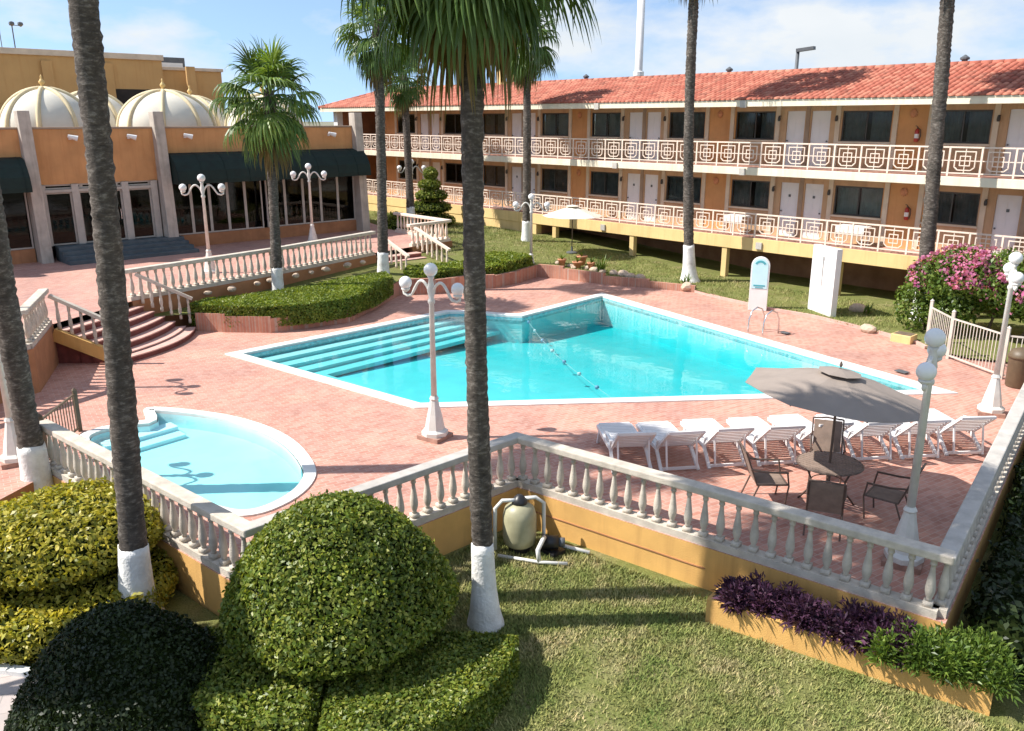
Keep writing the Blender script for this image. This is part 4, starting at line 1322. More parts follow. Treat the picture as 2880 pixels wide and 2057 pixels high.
def palm(base, top, r0, r1, white, label, crown=1.0, nf=44, dry=4, light=0.25, seed=0, low=-78, flare=1.18, white_r=1.05):
    rn = random.Random(seed)
    t = thing('palm_tree', label, 'palm tree', base, group='fan palms around the pool')
    B, T = Vector((0, 0, 0)), Vector(top) - Vector(base)
    H = T.length
    bow = Vector((rn.uniform(-1, 1), rn.uniform(-1, 1), 0)) * 0.012 * H
    def axis(s): return B.lerp(T, s) + bow * math.sin(math.pi * s)
    def rad(s):
        z = s * H
        return r1 + (r0 - r1) * math.exp(-z / 0.55) * 1.0 + (r1 * 0.16) * (1 - s)
    # trunk above the painted foot, with leaf-scar rings
    pts, rr = [], []
    z = max(0, white - 0.06)
    k = 0
    while z < H + 0.15:
        pts.append(axis(z / H) + Vector((rn.uniform(-1, 1), rn.uniform(-1, 1), 0)) * r1 * 0.035)
        rr.append(rad(z / H) * (1.0 + (0.05 if k % 2 else -0.03) * rn.uniform(0.3, 1.3) + 0.05 * math.sin(z * 1.9 + seed) * math.sin(z * 0.7)))
        z += rn.uniform(0.045, 0.10); k += 1
    tk = MB().tube(pts, rr, 14)
    tk.v = [tuple(Vector(p) + Vector((rn.uniform(-1, 1), rn.uniform(-1, 1), rn.uniform(-1, 1))) * r1 * 0.05) for p in tk.v]
    tk.build('trunk', 'bark', t, True)
    pts, rr = [], []
    for q in range(13):
        z = -0.15 + (white + 0.15) * q / 12
        s = z / H
        pts.append(axis(s)); rr.append(rad(max(0, s)) * white_r * (flare if q == 0 else (1 + (flare - 1) * math.exp(-max(0, z) / 0.12))) * (1 + rn.uniform(-.02, .02)))
    wb = MB().tube(pts, rr, 18)
    wb.v = [tuple(Vector(p) + Vector((0, 0, rn.uniform(-.045, .03) if i >= 12 * 18 else 0))) for i, p in enumerate(wb.v)]
    wb.build('painted_base', 'whitewash', t, True)
    # fibrous boss under the crown
    e = MB(); e.tube([T + Vector((0, 0, -0.75)), T + Vector((0, 0, -0.3)), T + Vector((0, 0, 0.15))], [r1 * 1.1, r1 * 1.55, r1 * 0.6], 12); e.build('crown_shaft', 'bark', t, True)
    for i in range(nf):
        u = (i + 0.5) / nf
        el = 82 - (82 - low) * (u ** 0.85)
        el += rn.uniform(-9, 9)
        az = i * 137.5 + rn.uniform(-18, 18)
        lt = rn.random() < light
        kind = 'frondlight' if lt and el > -35 else 'frond'
        if i >= nf - dry: kind = 'fronddry'; el = -80 + rn.uniform(-5, 5)
        cl = min(ELS, key=lambda q: abs(q - el)) if kind != 'fronddry' else -75
        me = rn.choice(FR[(cl, kind)])
        ob = bpy.data.objects.new('frond', me); COL.objects.link(ob); ob.parent = t
        ob.location = T + Vector((0, 0, 0.12 - 0.45 * u))
        sc_ = crown * rn.uniform(0.9, 1.1)
        ob.scale = (sc_, sc_, sc_)
        ob.rotation_euler = (rn.uniform(-.25, .25), R(-el), R(az))
    return t

palm((3.4, 16.75, LAWN_Z), (3.60, 16.68, 11.6), 0.33, 0.185, 1.35, 'thick leaning palm trunk with white painted foot at the far left edge', 1.15, 34, seed=1)
palm((3.42, 11.9, LAWN_Z), (3.80, 11.81, 12.0), 0.30, 0.158, 1.15, 'tall palm trunk with white painted foot beside the golden bush', 1.15, 34, seed=2)
palm((7.11, 8.27, LAWN_Z), (7.05, 8.33, 9.05), 0.215, 0.130, 1.32, 'nearest palm in the middle of the picture, its dark hanging crown at the top', 1.10, 58, dry=6, light=0.0, seed=3, low=-86)
palm((18.45, 27.35, 0.25), (18.6, 27.2, 9.7), 0.26, 0.165, 1.25, 'thin dark trunked palm with pale crown at the right end of the long hedge', 1.0, 46, light=0.6, seed=4, low=-84)
palm((13.75, 26.95, 0.25), (13.95, 26.9, 7.2), 0.22, 0.155, 1.25, 'palm with a full round crown rising from the middle of the long hedge', 1.12, 44, light=0.45, dry=3, seed=5, low=-72)
palm((26.3, 36.2, 0.95), (26.2, 36.3, 8.6), 0.27, 0.17, 1.1, 'slim palm beside the spiral topiary, in front of the hotel', 0.9, 40, light=0.5, seed=6, low=-86)
palm((28.3, 29.6, 0.5), (28.35, 29.7, 10.0), 0.27, 0.17, 1.25, 'palm between the hedge end and the far pale umbrella', 1.05, 46, dry=7, light=0.3, seed=7, low=-86)
palm((28.2, 19.95, 0.1), (27.95, 20.3, 13.2), 0.34, 0.175, 1.5, 'tall palm with flared white foot on the lawn before the hotel columns', 1.2, 40, seed=8)
palm((28.5, 10.9, 0.06), (28.55, 11.6, 13.0), 0.30, 0.19, 1.2, 'tall palm behind the pink flowering shrub at the right', 1.25, 40, seed=9)

# ================================================================== LAMP POSTS
def lamp_post(loc, ax, label, h=3.25, s=1.0, plinth=True):
    t = thing('lamp_post', label, 'lamp post', loc, ax, 'three globe lamp posts')
    z0 = 0.0
    if plinth:
        MB().box(-0.27, 0.27, -0.27, 0.27, 0, 0.09).build('plinth', 'plinth', t)
        z0 = 0.09
    e = MB(); e.lathe([(0.28, z0), (0.28, z0 + 0.08), (0.21, z0 + 0.13), (0.17, z0 + 0.35), (0.11, z0 + 0.62), (0.085, z0 + 0.75), (0.10, z0 + 0.78), (0.07, z0 + 0.84)], 8); e.build('pedestal', 'lamp', t)
    e = MB(); e.lathe([(0.062, z0 + 0.8), (0.052, h - 0.5), (0.075, h - 0.47), (0.075, h - 0.42), (0.05, h - 0.38), (0.085, h - 0.22), (0.06, h - 0.1), (0.045, h + 0.0), (0.075, h + 0.06)], 12); e.build('pole', 'lamp', t, True)
    for sg in (-1, 1):
        pts_ = []
        for q in range(13):
            u = q / 12
            x = sg * 0.62 * u
            z = h - 0.32 + 0.30 * math.sin(math.pi * min(1, u * 1.25)) * (1 - 0.25 * u) - 0.16 * max(0, u - 0.55)
            pts_.append((x, 0, z))
        pts_ += [(sg * 0.70, 0, pts_[-1][2] + 0.03), (sg * 0.71, 0, pts_[-1][2] + 0.10)]
        arm = MB().tube(pts_, 0.030, 8).build('arm', 'lamp', t, True)
        zt = pts_[-1][2]
        MB().lathe([(0.03, -0.03), (0.09, 0.02), (0.09, 0.05)], 10, (sg * 0.66, 0, zt)).build('globe_holder', 'lamp', arm, True)
        MB().ball((sg * 0.66, 0, zt + 0.16), 0.13, 18, 12).build('globe', 'globe', t, True)
    MB().ball((0, 0, h + 0.19), 0.138, 18, 12).build('globe', 'globe', t, True)
    return t
lamp_post((10.08, 13.28, 0), R(-76), 'white three globe lamp post between the two pools', 3.36)
lamp_post((12.05, 4.38, 0), R(16), 'lamp post behind the front balustrade, shaded by the grey umbrella', 3.30)
lamp_post((20.25, 5.95, 0), R(24), 'lamp post at the far end of the sun loungers near the bin', 3.35)
lamp_post((12.55, 29.6, TERR_Z), R(-36), 'lamp post on the terrace in front of the first dark awning', 3.15, plinth=False)
lamp_post((19.2, 33.9, TERR_Z), R(-34), 'lamp post on the terrace in front of the second dark awning', 3.15, plinth=False)
lamp_post((27.9, 38.2, 0.93), R(-40), 'lamp post beside the spiral topiary near the hotel', 3.1, plinth=False)
lamp_post((24.9, 25.75, 0.02), R(-50), 'lamp post beside the painted palm and terracotta pots past the pool', 3.1)
lamp_post((3.3, 17.75, 0), R(80), 'lamp post partly hidden behind the leftmost palm trunk', 3.35)
lamp_post((4.68, 22.85, TERR_Z), R(78), 'lamp post on the terrace edge at the left of the stairs', 3.2, plinth=False)

# ================================================================== HEDGES AND TOPIARY
def noise3(P, s, seed=0):
    rn = np.random.default_rng(seed)
    out = np.zeros(len(P))
    for k in range(5):
        f = rn.normal(size=3) * s
        out += np.sin(P @ f + rn.random() * 6.28)
    return out / 5

def hedge_parts(parent, poly, z0, z1, n, size, m='hedge', rough=0.05, drop=0.0):
    """clipped hedge: dark core and leaf skin over a polygon"""
    off = parent.location
    poly = ccw(poly)
    core = MB().prism(offset_poly(poly, 0.07), z0, z1 - 0.07)
    c = core.build('twig_core', 'core', parent, off=off)
    pr = np.array(poly)
    nxt = np.roll(pr, -1, 0)
    seg = np.linalg.norm(nxt - pr, axis=1)
    area = 0.5 * abs(np.sum(pr[:, 0] * nxt[:, 1] - nxt[:, 0] * pr[:, 1]))
    side = seg.sum() * (z1 - z0)
    nt_ = int(n * area / (area + side))
    top = in_poly_points(poly, nt_)
    P1 = np.column_stack([top, np.full(nt_, z1)])
    N1 = np.tile([0, 0, 1.0], (nt_, 1))
    ns = n - nt_
    ii = RNG.choice(len(seg), ns, p=seg / seg.sum())
    tt = RNG.random(ns)[:, None]
    xy = pr[ii] * (1 - tt) + nxt[ii] * tt
    e = (nxt[ii] - pr[ii]) / seg[ii][:, None]
    zz = z0 + (z1 - z0) * RNG.random(ns)
    P2 = np.column_stack([xy, zz])
    N2 = np.column_stack([e[:, 1], -e[:, 0], np.zeros(ns)])
    P = np.vstack([P1, P2]); N = np.vstack([N1, N2])
    P = P + N * (noise3(P, 2.2, 3) * rough + RNG.normal(size=len(P)) * rough * 0.45)[:, None]
    V, F = leaves(P, N, size)
    o = mesh_np('foliage', V, F, m, parent, off)
    return o

def topiary_parts(parent, c, rx, ry, z0, h, n, size, m, prof, rough=0.05, core_m='core'):
    """solid of revolution clipped shrub; prof: list of (radius fraction, height fraction)"""
    off = parent.location
    pr = np.array(prof, float)
    seg = np.hypot(np.diff(pr[:, 0]) * (rx + ry) / 2, np.diff(pr[:, 1]) * h)
    w = seg * (pr[:-1, 0] + pr[1:, 0] + 0.02)
    ii = RNG.choice(len(seg), n, p=w / w.sum())
    t = RNG.random(n)
    rr = pr[ii, 0] * (1 - t) + pr[ii + 1, 0] * t
    zz = (pr[ii, 1] * (1 - t) + pr[ii + 1, 1] * t) * h
    an = RNG.random(n) * 2 * np.pi
    dr = (pr[ii + 1, 0] - pr[ii, 0]) * (rx + ry) / 2
    dz = (pr[ii + 1, 1] - pr[ii, 1]) * h
    P = np.column_stack([c[0] + rr * rx * np.cos(an), c[1] + rr * ry * np.sin(an), z0 + zz])
    N = np.column_stack([np.cos(an) * dz, np.sin(an) * dz, -dr])
    N /= np.linalg.norm(N, axis=1, keepdims=True) + 1e-9
    P = P + N * (noise3(P, 2.4, 5) * rough * 1.5 + noise3(P, 9.0, 6) * rough * 0.5 + RNG.normal(size=n) * rough * 0.5)[:, None]
    keep = (noise3(P, 5.5, 8) < 0.5) | (RNG.random(n) < 0.8)
    P, N = P[keep], N[keep]
    V, F = leaves(P, N, size)
    e = MB()
    vs = []
    seg_ = 28
    for r_, z_ in prof:
        for q in range(seg_):
            a = 2 * math.pi * q / seg_
            vs.append((c[0] + max(0.01, r_ * rx - 0.06) * math.cos(a), c[1] + max(0.01, r_ * ry - 0.06) * math.sin(a), z0 + z_ * h - (0.05 if z_ > 0.1 else 0)))
    fs = [(i * seg_ + q, i * seg_ + (q + 1) % seg_, (i + 1) * seg_ + (q + 1) % seg_, (i + 1) * seg_ + q) for i in range(len(prof) - 1) for q in range(seg_)]
    fs.append(tuple((len(prof) - 1) * seg_ + q for q in range(seg_)))
    e.add(vs, fs)
    e.build('twig_core', core_m, parent, off=off)
    return mesh_np('foliage', V, F, m, parent, off)

DOME = [(0.55, -0.02), (0.94, 0.0), (1.0, 0.04), (0.985, 0.13), (0.92, 0.30), (0.82, 0.48), (0.69, 0.64), (0.53, 0.79), (0.36, 0.90), (0.19, 0.97), (0.02, 1.0)]
big = thing('topiary', 'large round green topiary dome before the nearest palm', 'topiary', (5.1, 8.8, LAWN_Z))
topiary_parts(big, (5.15, 8.95), 1.50, 1.50, LAWN_Z + 0.80, 1.58, 38000, 0.062, 'topi', DOME, 0.05)
e = MB(); e.tube([(0, 0, -0.1), (0, 0, 0.8)], 0.14, 8); e.build('stem', 'wood', big)
# clipped collar hedge in front of the dome
def arc_poly(c, r0, r1, a0, a1, n=14):
    o_ = [(c[0] + r1 * math.cos(R(a0 + (a1 - a0) * i / n)), c[1] + r1 * math.sin(R(a0 + (a1 - a0) * i / n))) for i in range(n + 1)]
    i_ = [(c[0] + r0 * math.cos(R(a1 - (a1 - a0) * i / n)), c[1] + r0 * math.sin(R(a1 - (a1 - a0) * i / n))) for i in range(n + 1)]
    return o_ + i_
h1 = thing('hedge', 'curved clipped hedge collar in front of the large topiary dome, right of the slit', 'hedge', (5.1, 7.3, LAWN_Z))
hedge_parts(h1, arc_poly((5.1, 8.95), 0.9, 2.42, -128, -48), LAWN_Z, -0.18, 30000, 0.060, 'topi', 0.04)
h2 = thing('hedge', 'curved clipped hedge collar left of the slit, below the large topiary dome', 'hedge', (3.7, 8.6, LAWN_Z))
hedge_parts(h2, arc_poly((5.1, 8.95), 0.9, 2.15, -215, -133), LAWN_Z, -0.10, 18000, 0.060, 'topi', 0.06)
gb = thing('topiary', 'golden leaved two tier bush around the second palm foot', 'topiary', (2.9, 13.3, LAWN_Z))
topiary_parts(gb, (2.95, 13.45), 1.42, 1.42, LAWN_Z + 0.80, 0.68, 12000, 0.085, 'topiy', [(0.55, -0.04), (0.94, 0.0), (1.0, 0.16), (0.95, 0.42), (0.78, 0.70), (0.5, 0.90), (0.25, 0.98), (0.02, 1.0)], 0.06)
topiary_parts(gb, (2.70, 13.0), 1.68, 1.60, LAWN_Z + 0.06, 0.46, 12500, 0.085, 'topiy', [(0.9, 0.0), (1.0, 0.25), (1.0, 0.7), (0.93, 0.95), (0.6, 1.0), (0.02, 1.02)], 0.05)
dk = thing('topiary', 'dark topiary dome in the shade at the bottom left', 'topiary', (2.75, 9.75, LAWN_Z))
topiary_parts(dk, (2.55, 9.75), 1.22, 1.22, LAWN_Z + 0.02, 1.40, 22000, 0.055, 'topi_shaded', [(1.14, 0.0), (1.10, 0.10), (0.98, 0.30), (0.80, 0.53), (0.58, 0.74), (0.36, 0.9), (0.18, 0.98), (0.02, 1.0)], 0.05)

# off-frame shade tree at the left (its shadow falls on the dark topiary)
tr = thing('shade_tree', 'leafy tree left of the picture, shading the dark topiary', 'tree', (-0.9, 13.25, LAWN_Z))
e = MB(); e.tube([(0, 0, -0.1), (0.05, 0, 2.2), (0.2, -0.05, 4.6)], [0.16, 0.12, 0.07], 10)
for q in range(6):
    a = q * 1.05
    e.tube([(0.1, 0, 2.8 + 0.25 * q), (0.3 + 0.8 * math.cos(a), 0.8 * math.sin(a), 4.6 + 0.25 * q)], [0.05, 0.02], 6)
e.build('trunk', 'wood', tr, True)
nP = 16000
d = RNG.normal(size=(nP, 3)); d /= np.linalg.norm(d, axis=1, keepdims=True)
rad_ = (RNG.random(nP) ** 0.45)[:, None]
Pp = np.array([-0.62, 13.15, 5.2]) + d * rad_ * np.array([1.5, 1.5, 1.4])
V, F = leaves(Pp, d, 0.16)
mesh_np('crown', V, F, 'bough', tr, tr.location)

hl = thing('hedge', 'long clipped hedge below the terrace balustrade, beside the curved stairs', 'hedge', (14, 25.4, 0.2))
hedge_parts(hl, [(10.2, 26.05), (11.0, 24.95), (11.95, 24.0), (13.2, 23.55), (14.5, 23.5), (16.2, 24.45), (17.75, 25.75), (18.15, 26.75), (16.5, 26.75), (14.5, 26.25), (12.5, 26.15), (11.0, 26.5)], 0.18, 0.84, 42000, 0.08, 'hedge', 0.03)
hm = thing('hedge', 'clipped hedge behind the lamp post, between the small steps and the nearest palm', 'hedge', (20.5, 26.3, 0.2))
hedge_parts(hm, [(18.9, 26.6), (19.35, 25.6), (21.1, 25.45), (22.0, 24.95), (22.6, 25.0), (22.6, 26.6), (19.6, 27.3)], 0.18, 0.80, 13000, 0.09, 'hedge', 0.06)
hr = thing('hedge', 'clipped hedge right of the nearest palm trunk, ending at the painted palm foot', 'hedge', (23.9, 25.8, 0.2))
hedge_parts(hr, [(22.8, 25.0), (24.6, 25.35), (24.75, 26.5), (24.3, 27.4), (22.8, 26.9)], 0.18, 0.92, 10000, 0.09, 'hedge', 0.06)
# spiral topiary by the hotel
sp = thing('topiary', 'dark green spiral topiary with stacked tiers near the hotel', 'topiary', (27.9, 36.6, 0.9))
for (z, r_, h_) in ((0.95, 1.30, 0.66), (1.66, 1.12, 0.58), (2.32, 0.86, 0.50), (2.90, 0.60, 0.44), (3.42, 0.36, 0.55)):
    topiary_parts(sp, (27.9 + 0.06 * math.sin(z * 4), 36.6 + 0.06 * math.cos(z * 4)), r_, r_, z, h_, 1900, 0.10, 'topi', [(0.75, 0.0), (1.0, 0.3), (0.95, 0.65), (0.6, 0.95), (0.02, 1.0)], 0.05)
e = MB(); e.tube([(0, 0, -0.2), (0, 0, 2.6)], 0.07, 8); e.build('stem', 'wood', sp)
sh = thing('shrub', 'round light green shrub left of the spiral topiary', 'shrub', (25.2, 36.0, 0.92))
topiary_parts(sh, (25.2, 36.0), 0.75, 0.75, 0.9, 0.95, 1800, 0.11, 'hedge', DOME, 0.10)

# ================================================================== PLANTS
# bougainvillea: twiggy mounds of leaves with pink bracts on top
bg = thing('bougainvillea', 'big pink flowering bougainvillea beside the metal fence', 'shrub', (27.2, 9.4, 0.05))
blobs = [((26.95, 10.35, 0.85), 0.75, 0.95), ((27.0, 10.0, 1.6), 0.85, 0.85), ((27.4, 9.4, 1.75), 1.15, 0.95), ((27.6, 8.4, 1.75), 1.2, 0.95), ((27.6, 7.3, 1.6), 1.2, 0.95), ((27.0, 9.6, 0.9), 0.9, 0.7), ((27.5, 6.2, 1.4), 1.2, 1.0)]
PL, NL, PF, NF = [], [], [], []
for (c, r_, rz) in blobs:
    n = int(2900 * r_ * r_)
    d = RNG.normal(size=(n, 3)); d /= np.linalg.norm(d, axis=1, keepdims=True)
    rr = (0.55 + 0.5 * RNG.random(n) ** 0.6)[:, None] * (1 + 0.18 * noise3(d, 3.5, 9))[:, None]
    P = np.array(c) + d * rr * np.array([r_, r_, rz])
    keep = P[:, 2] > 0.12
    PL.append(P[keep]); NL.append(d[keep])
    if c[2] > 1.3:
        n2 = int(1400 * r_ * r_)
        d2 = RNG.normal(size=(n2, 3)); d2[:, 2] = np.abs(d2[:, 2]) * 0.9 - 0.15; d2 /= np.linalg.norm(d2, axis=1, keepdims=True)
        cl = noise3(d2 * r_ + np.array(c), 3.2, 21) > 0.02
        d2 = d2[cl]
        PF.append(np.array(c) + d2 * (1.0 + 0.12 * RNG.random((len(d2), 1))) * np.array([r_, r_, rz])); NF.append(d2)
V, F = leaves(np.vstack(PL), np.vstack(NL), 0.12); mesh_np('foliage', V, F, 'bough', bg, bg.location)
V, F = leaves(np.vstack(PF), np.vstack(NF), 0.11, aspect=0.8); mesh_np('flowers', V, F, 'petal', bg, bg.location)
e = MB()
for q in range(9):
    c, r_, rz = blobs[q % len(blobs)]
    e.tube([(random.uniform(-.2, .2) + (c[0] - 27.2) * .6, (c[1] - 9.4) * 0.8, -0.1), ((c[0] - 27.2) * .9, (c[1] - 9.4) * .95, 0.6), (c[0] - 27.2, c[1] - 9.4, c[2])], [0.05, 0.04, 0.02], 7)
e.build('stems', 'wood', bg)

def upright_leaves(pts_, h, n, w, lean=0.5):
    """sword-like leaves rising from points"""
    V, F = [], []
    for (x, y, z) in pts_:
        for k in range(n):
            a = random.random() * 6.283; L = h * random.uniform(0.6, 1.1); ln = random.uniform(0.15, lean)
            d = np.array([math.cos(a), math.sin(a), 0]); s = np.array([-math.sin(a), math.cos(a), 0]) * w
            b = len(V)
            for t, ww in ((0, 0.6), (0.4, 1.0), (0.75, 0.7), (1.0, 0.02)):
                p = np.array([x, y, z]) + d * L * ln * t * (0.4 + t) + np.array([0, 0, L * t * (1 - 0.28 * ln * t)])
                V += [p - s * ww, p + s * ww]
            F += [(b + 2 * q, b + 2 * q + 1, b + 2 * q + 3, b + 2 * q + 2) for q in range(3)]
    return V, F

# long planter under the front balustrade
pn = thing('planter', 'yellow stucco planter box on the lawn below the front balustrade', 'planter', (10.2, 4.3, LAWN_Z), absolute=True)
band(MB(), [(9.52, 6.1), (10.38, 2.5)], 0.12, LAWN_Z - 0.05, -0.34).build('front_wall', 'yellow', pn)
band(MB(), [(10.50, 2.53), (10.85, 2.62)], 0.12, LAWN_Z - 0.05, -0.345).build('end_wall', 'yellow', pn)
band(MB(), [(10.12, 6.22), (9.64, 6.13)], 0.12, LAWN_Z - 0.05, -0.345).build('end_wall', 'yellow', pn)
MB().prism([(9.68, 6.0), (10.5, 2.65), (10.95, 2.7), (10.2, 6.1)], LAWN_Z - 0.02, -0.42).build('soil', 'dirt', pn)
def spiky_bed(t, line, n, m, h, width, size):
    """many small clumps of narrow leaves that fan out from their roots"""
    nc = 46
    V, F = [], []
    nx, ny = line[1][1] - line[0][1], -(line[1][0] - line[0][0])
    l = math.hypot(nx, ny)
    P, D, Ls = [], [], []
    for c in range(nc):
        u, wv = random.random(), random.uniform(-1, 1)
        a = lerp(line[0], line[1], u)
        base = np.array([a[0] + nx / l * width * wv, a[1] + ny / l * width * wv, -0.42])
        hc = h * random.uniform(0.55, 1.15) * (1 - 0.25 * wv * wv)
        for k in range(n // nc):
            an, el = random.random() * 6.283, R(random.uniform(15, 88))
            d = np.array([math.cos(an) * math.cos(el), math.sin(an) * math.cos(el), math.sin(el)])
            r_ = hc * random.uniform(0.25, 1.0)
            P.append(base + d * r_ * np.array([0.55, 0.55, 1.0])); D.append(d)
            Ls.append(size * random.uniform(0.6, 1.3))
    P, D, Ls = np.array(P), np.array(D), np.array(Ls)[:, None]
    D = D + 0.35 * RNG.normal(size=D.shape); D /= np.linalg.norm(D, axis=1, keepdims=True)
    sd = np.cross(D, RNG.normal(size=D.shape)); sd /= np.linalg.norm(sd, axis=1, keepdims=True) + 1e-9
    tip = P + D * Ls - np.array([0, 0, 0.25]) * Ls
    mid = P + D * Ls * 0.45
    V = np.stack([P, mid + sd * Ls * 0.12, tip, mid - sd * Ls * 0.12], 1).reshape(-1, 3)
    mesh_np('foliage', V, np.arange(len(V)).reshape(-1, 4), m, t, t.location)
pp = thing('bedding_plant', 'dark purple leaved plants filling the planter below the balustrade', 'plants', (10.0, 5.0, -0.42))
spiky_bed(pp, [(9.80, 5.95), (10.38, 3.6)], 16000, 'purple', 0.50, 0.24, 0.125)
MB().prism([(9.8 - 10.0, 5.95 - 5.0), (10.2 - 10, 3.9 - 5), (10.5 - 10, 3.95 - 5), (10.1 - 10, 6.0 - 5)], -0.01, 0.22).build('stems', 'core', pp)
gp_ = thing('bedding_plant', 'green leaved plants at the right end of the planter', 'plants', (10.5, 3.1, -0.42))
spiky_bed(gp_, [(10.22, 3.9), (10.75, 2.45)], 11000, 'bough', 0.55, 0.32, 0.115)
MB().prism([(10.25 - 10.5, 3.85 - 3.1), (10.6 - 10.5, 2.65 - 3.1), (10.9 - 10.5, 2.7 - 3.1), (10.55 - 10.5, 3.9 - 3.1)], -0.01, 0.2).build('stems', 'core', gp_)
# dark hedge bank along the right side of the deck wall
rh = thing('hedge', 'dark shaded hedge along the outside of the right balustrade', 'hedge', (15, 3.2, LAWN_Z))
hedge_parts(rh, [(11.1, 1.4), (24, 3.6), (24, 5.6), (12.2, 3.25), (11.25, 3.0)], LAWN_Z, 0.05, 15000, 0.11, 'topi_shaded', 0.16)

# small plants on the far lawn
for k, (x, y, n, h, lab) in enumerate(((26.2, 22.9, 10, 0.75, 'spiky green plant beside the terracotta pots'), (27.3, 19.4, 8, 0.5, 'spiky plant at the end of the brick edging, left of the tall white footed palm'), (27.9, 12.4, 8, 0.4, 'low spiky plant behind the white slab'))):
    t = thing('plant', lab, 'plant', (x, y, fz(x, y)))
    V, F = upright_leaves([(0.0, 0, 0), (0.12, 0.05, 0), (-0.1, 0.1, 0)], h, n, 0.025, 0.7)
    me = bpy.data.meshes.new('leaf_tuft'); me.from_pydata([tuple(p) for p in V], [], F); me.materials.append(M['bough'])
    ob = bpy.data.objects.new('leaf_tuft', me); COL.objects.link(ob); ob.parent = t

# grass blades on the front lawn and the raised lawn
def grass(name, poly, n, h, zf, label):
    p = in_poly_points(poly, n)
    nz = noise3(np.column_stack([p, np.zeros(n)]), 1.1, 4) + 0.6 * noise3(np.column_stack([p, np.zeros(n)]), 4.0, 14)
    p = p[RNG.random(n) < np.clip(0.75 - 0.9 * nz, 0.12, 1)]
    n = len(p)
    a = RNG.random(n) * 6.283
    hh = h * (0.5 + 0.8 * RNG.random(n)) * (1 + 0.8 * (RNG.random(n) < 0.06))
    ln = hh * (0.3 + 0.9 * RNG.random(n))
    w = 0.006 + 0.005 * RNG.random(n)
    z = np.array([zf(x, y) for x, y in p])
    s = np.column_stack([-np.sin(a), np.cos(a), np.zeros(n)]) * w[:, None]
    b = np.column_stack([p, z])
    tip = b + np.column_stack([np.cos(a) * ln, np.sin(a) * ln, hh])
    V = np.stack([b - s, b + s, tip + s * 0.15, tip - s * 0.15], 1).reshape(-1, 3)
    o = mesh_np(name, V, np.arange(4 * n).reshape(-1, 4), 'blade')
    return tag(o, label, 'grass', kind='stuff')
grass('grass', [(5.5, 3.0), (10.9, 1.0), (10.3, 2.5), (9.5, 6.1), (10.1, 6.4), (9.5, 10.2), (7.0, 10.2), (5.5, 7)], 130000, 0.042, lambda x, y: LAWN_Z, 'short dry green grass of the front lawn')
grass('grass', [(25.6, 10.9), (26.3, 13.6), (26.6, 17.4), (27, 19), (25.6, 22.6), (25.4, 24.5), (25, 27.4), (21.9, 29), (24.5, 31), (24.6, 40), (29.9, 45), (29.9, 11)], 60000, 0.07, fz, 'mown grass of the raised lawn before the hotel')

# ================================================================== POOLSIDE THINGS
# sun loungers: built along +y (feet towards +y, raised back at the origin end)
def make_lounger():
    t = thing('sun_lounger', 'x', 'sun lounger', group='white loungers in a row by the pool')
    W = 0.345
    for sx in (-1, 1):
        e = MB(); e.beam((sx * W, 0.50, 0.33), (sx * W, 1.90, 0.30), 0.055, 0.075); e.build('side_rail', 'plastic', t)
    e = MB()
    for q in range(15):
        y = 0.56 + q * 0.092
        e.box(-W + 0.02, W - 0.02, y, y + 0.07, 0.355 - 0.0012 * q, 0.38 - 0.0012 * q)
    e.build('seat_slats', 'plastic', t)
    bk = MB()
    tilt = R(40)
    def bp(x, s_, off=0.0): return (x, 0.52 - s_ * math.cos(tilt) + off * math.sin(tilt), 0.36 + s_ * math.sin(tilt) + off * math.cos(tilt))
    for sx in (-1, 1): bk.beam(bp(sx * (W - 0.01), 0), bp(sx * (W - 0.01), 0.80), 0.05, 0.05)
    bk.beam(bp(-W, 0.80), bp(W, 0.80), 0.06, 0.05)
    for q in range(8): 
        s_ = 0.06 + q * 0.093
        bk.beam(bp(-W + 0.02, s_, 0.01), bp(W - 0.02, s_, 0.01), 0.072, 0.018, (0, math.sin(tilt), math.cos(tilt)))
    bk.build('backrest', 'plastic', t)
    for sx in (-1, 1):
        MB().beam(bp(sx * (W - 0.05), 0.45), (sx * (W - 0.05), 0.05, 0.10), 0.03, 0.03).build('back_strut', 'plastic', t)
    for sx in (-1, 1):
        MB().beam((sx * W, 1.62, 0.30), (sx * (W + 0.02), 1.72, 0.0), 0.06, 0.05).build('leg', 'plastic', t)
        MB().beam((sx * W, 0.58, 0.33), (sx * (W + 0.02), 0.15, 0.0), 0.06, 0.05).build('leg', 'plastic', t)
        e = MB(); e.beam((sx * (W + 0.03), 0.35, 0.56), (sx * (W + 0.03), 0.92, 0.54), 0.06, 0.03); e.beam((sx * (W + 0.03), 0.86, 0.53), (sx * W, 0.86, 0.33), 0.04, 0.04); e.beam((sx * (W + 0.03), 0.42, 0.55), (sx * W, 0.56, 0.33), 0.04, 0.04); e.build('armrest', 'plastic', t)
    e = MB(); e.beam((-W, 0.16, 0.06), (W, 0.16, 0.06), 0.04, 0.05); e.build('foot_bar', 'plastic', t)
    return t
lp = make_lounger()
row_a, row_b = Vector((11.58, 9.22)), Vector((17.10, 5.25))
row_d = (row_b - row_a).normalized()
perp = Vector((-row_d.y, row_d.x))
LL = ['white lounger at the left end of the row', 'second white lounger from the left end of the row', 'third white lounger from the left end of the row', 'fourth white lounger from the left, left of the umbrella pole',
      'fifth white lounger from the left, just right of the umbrella pole', 'third white lounger from the right end of the row', 'second white lounger from the right, behind the shaded lamp post', 'white lounger at the right end of the row, nearest the far lamp post']
for k in range(8):
    o = lp if k == 0 else copy_tree(lp)
    p = row_a.lerp(row_b, k / 7)
    o.location = (p.x + random.uniform(-.04, .04), p.y + random.uniform(-.04, .04), 0.0)
    o.rotation_euler = (0, 0, math.atan2(perp.y, perp.x) - math.pi / 2 + random.uniform(-.06, .06))
    o['label'] = LL[k]

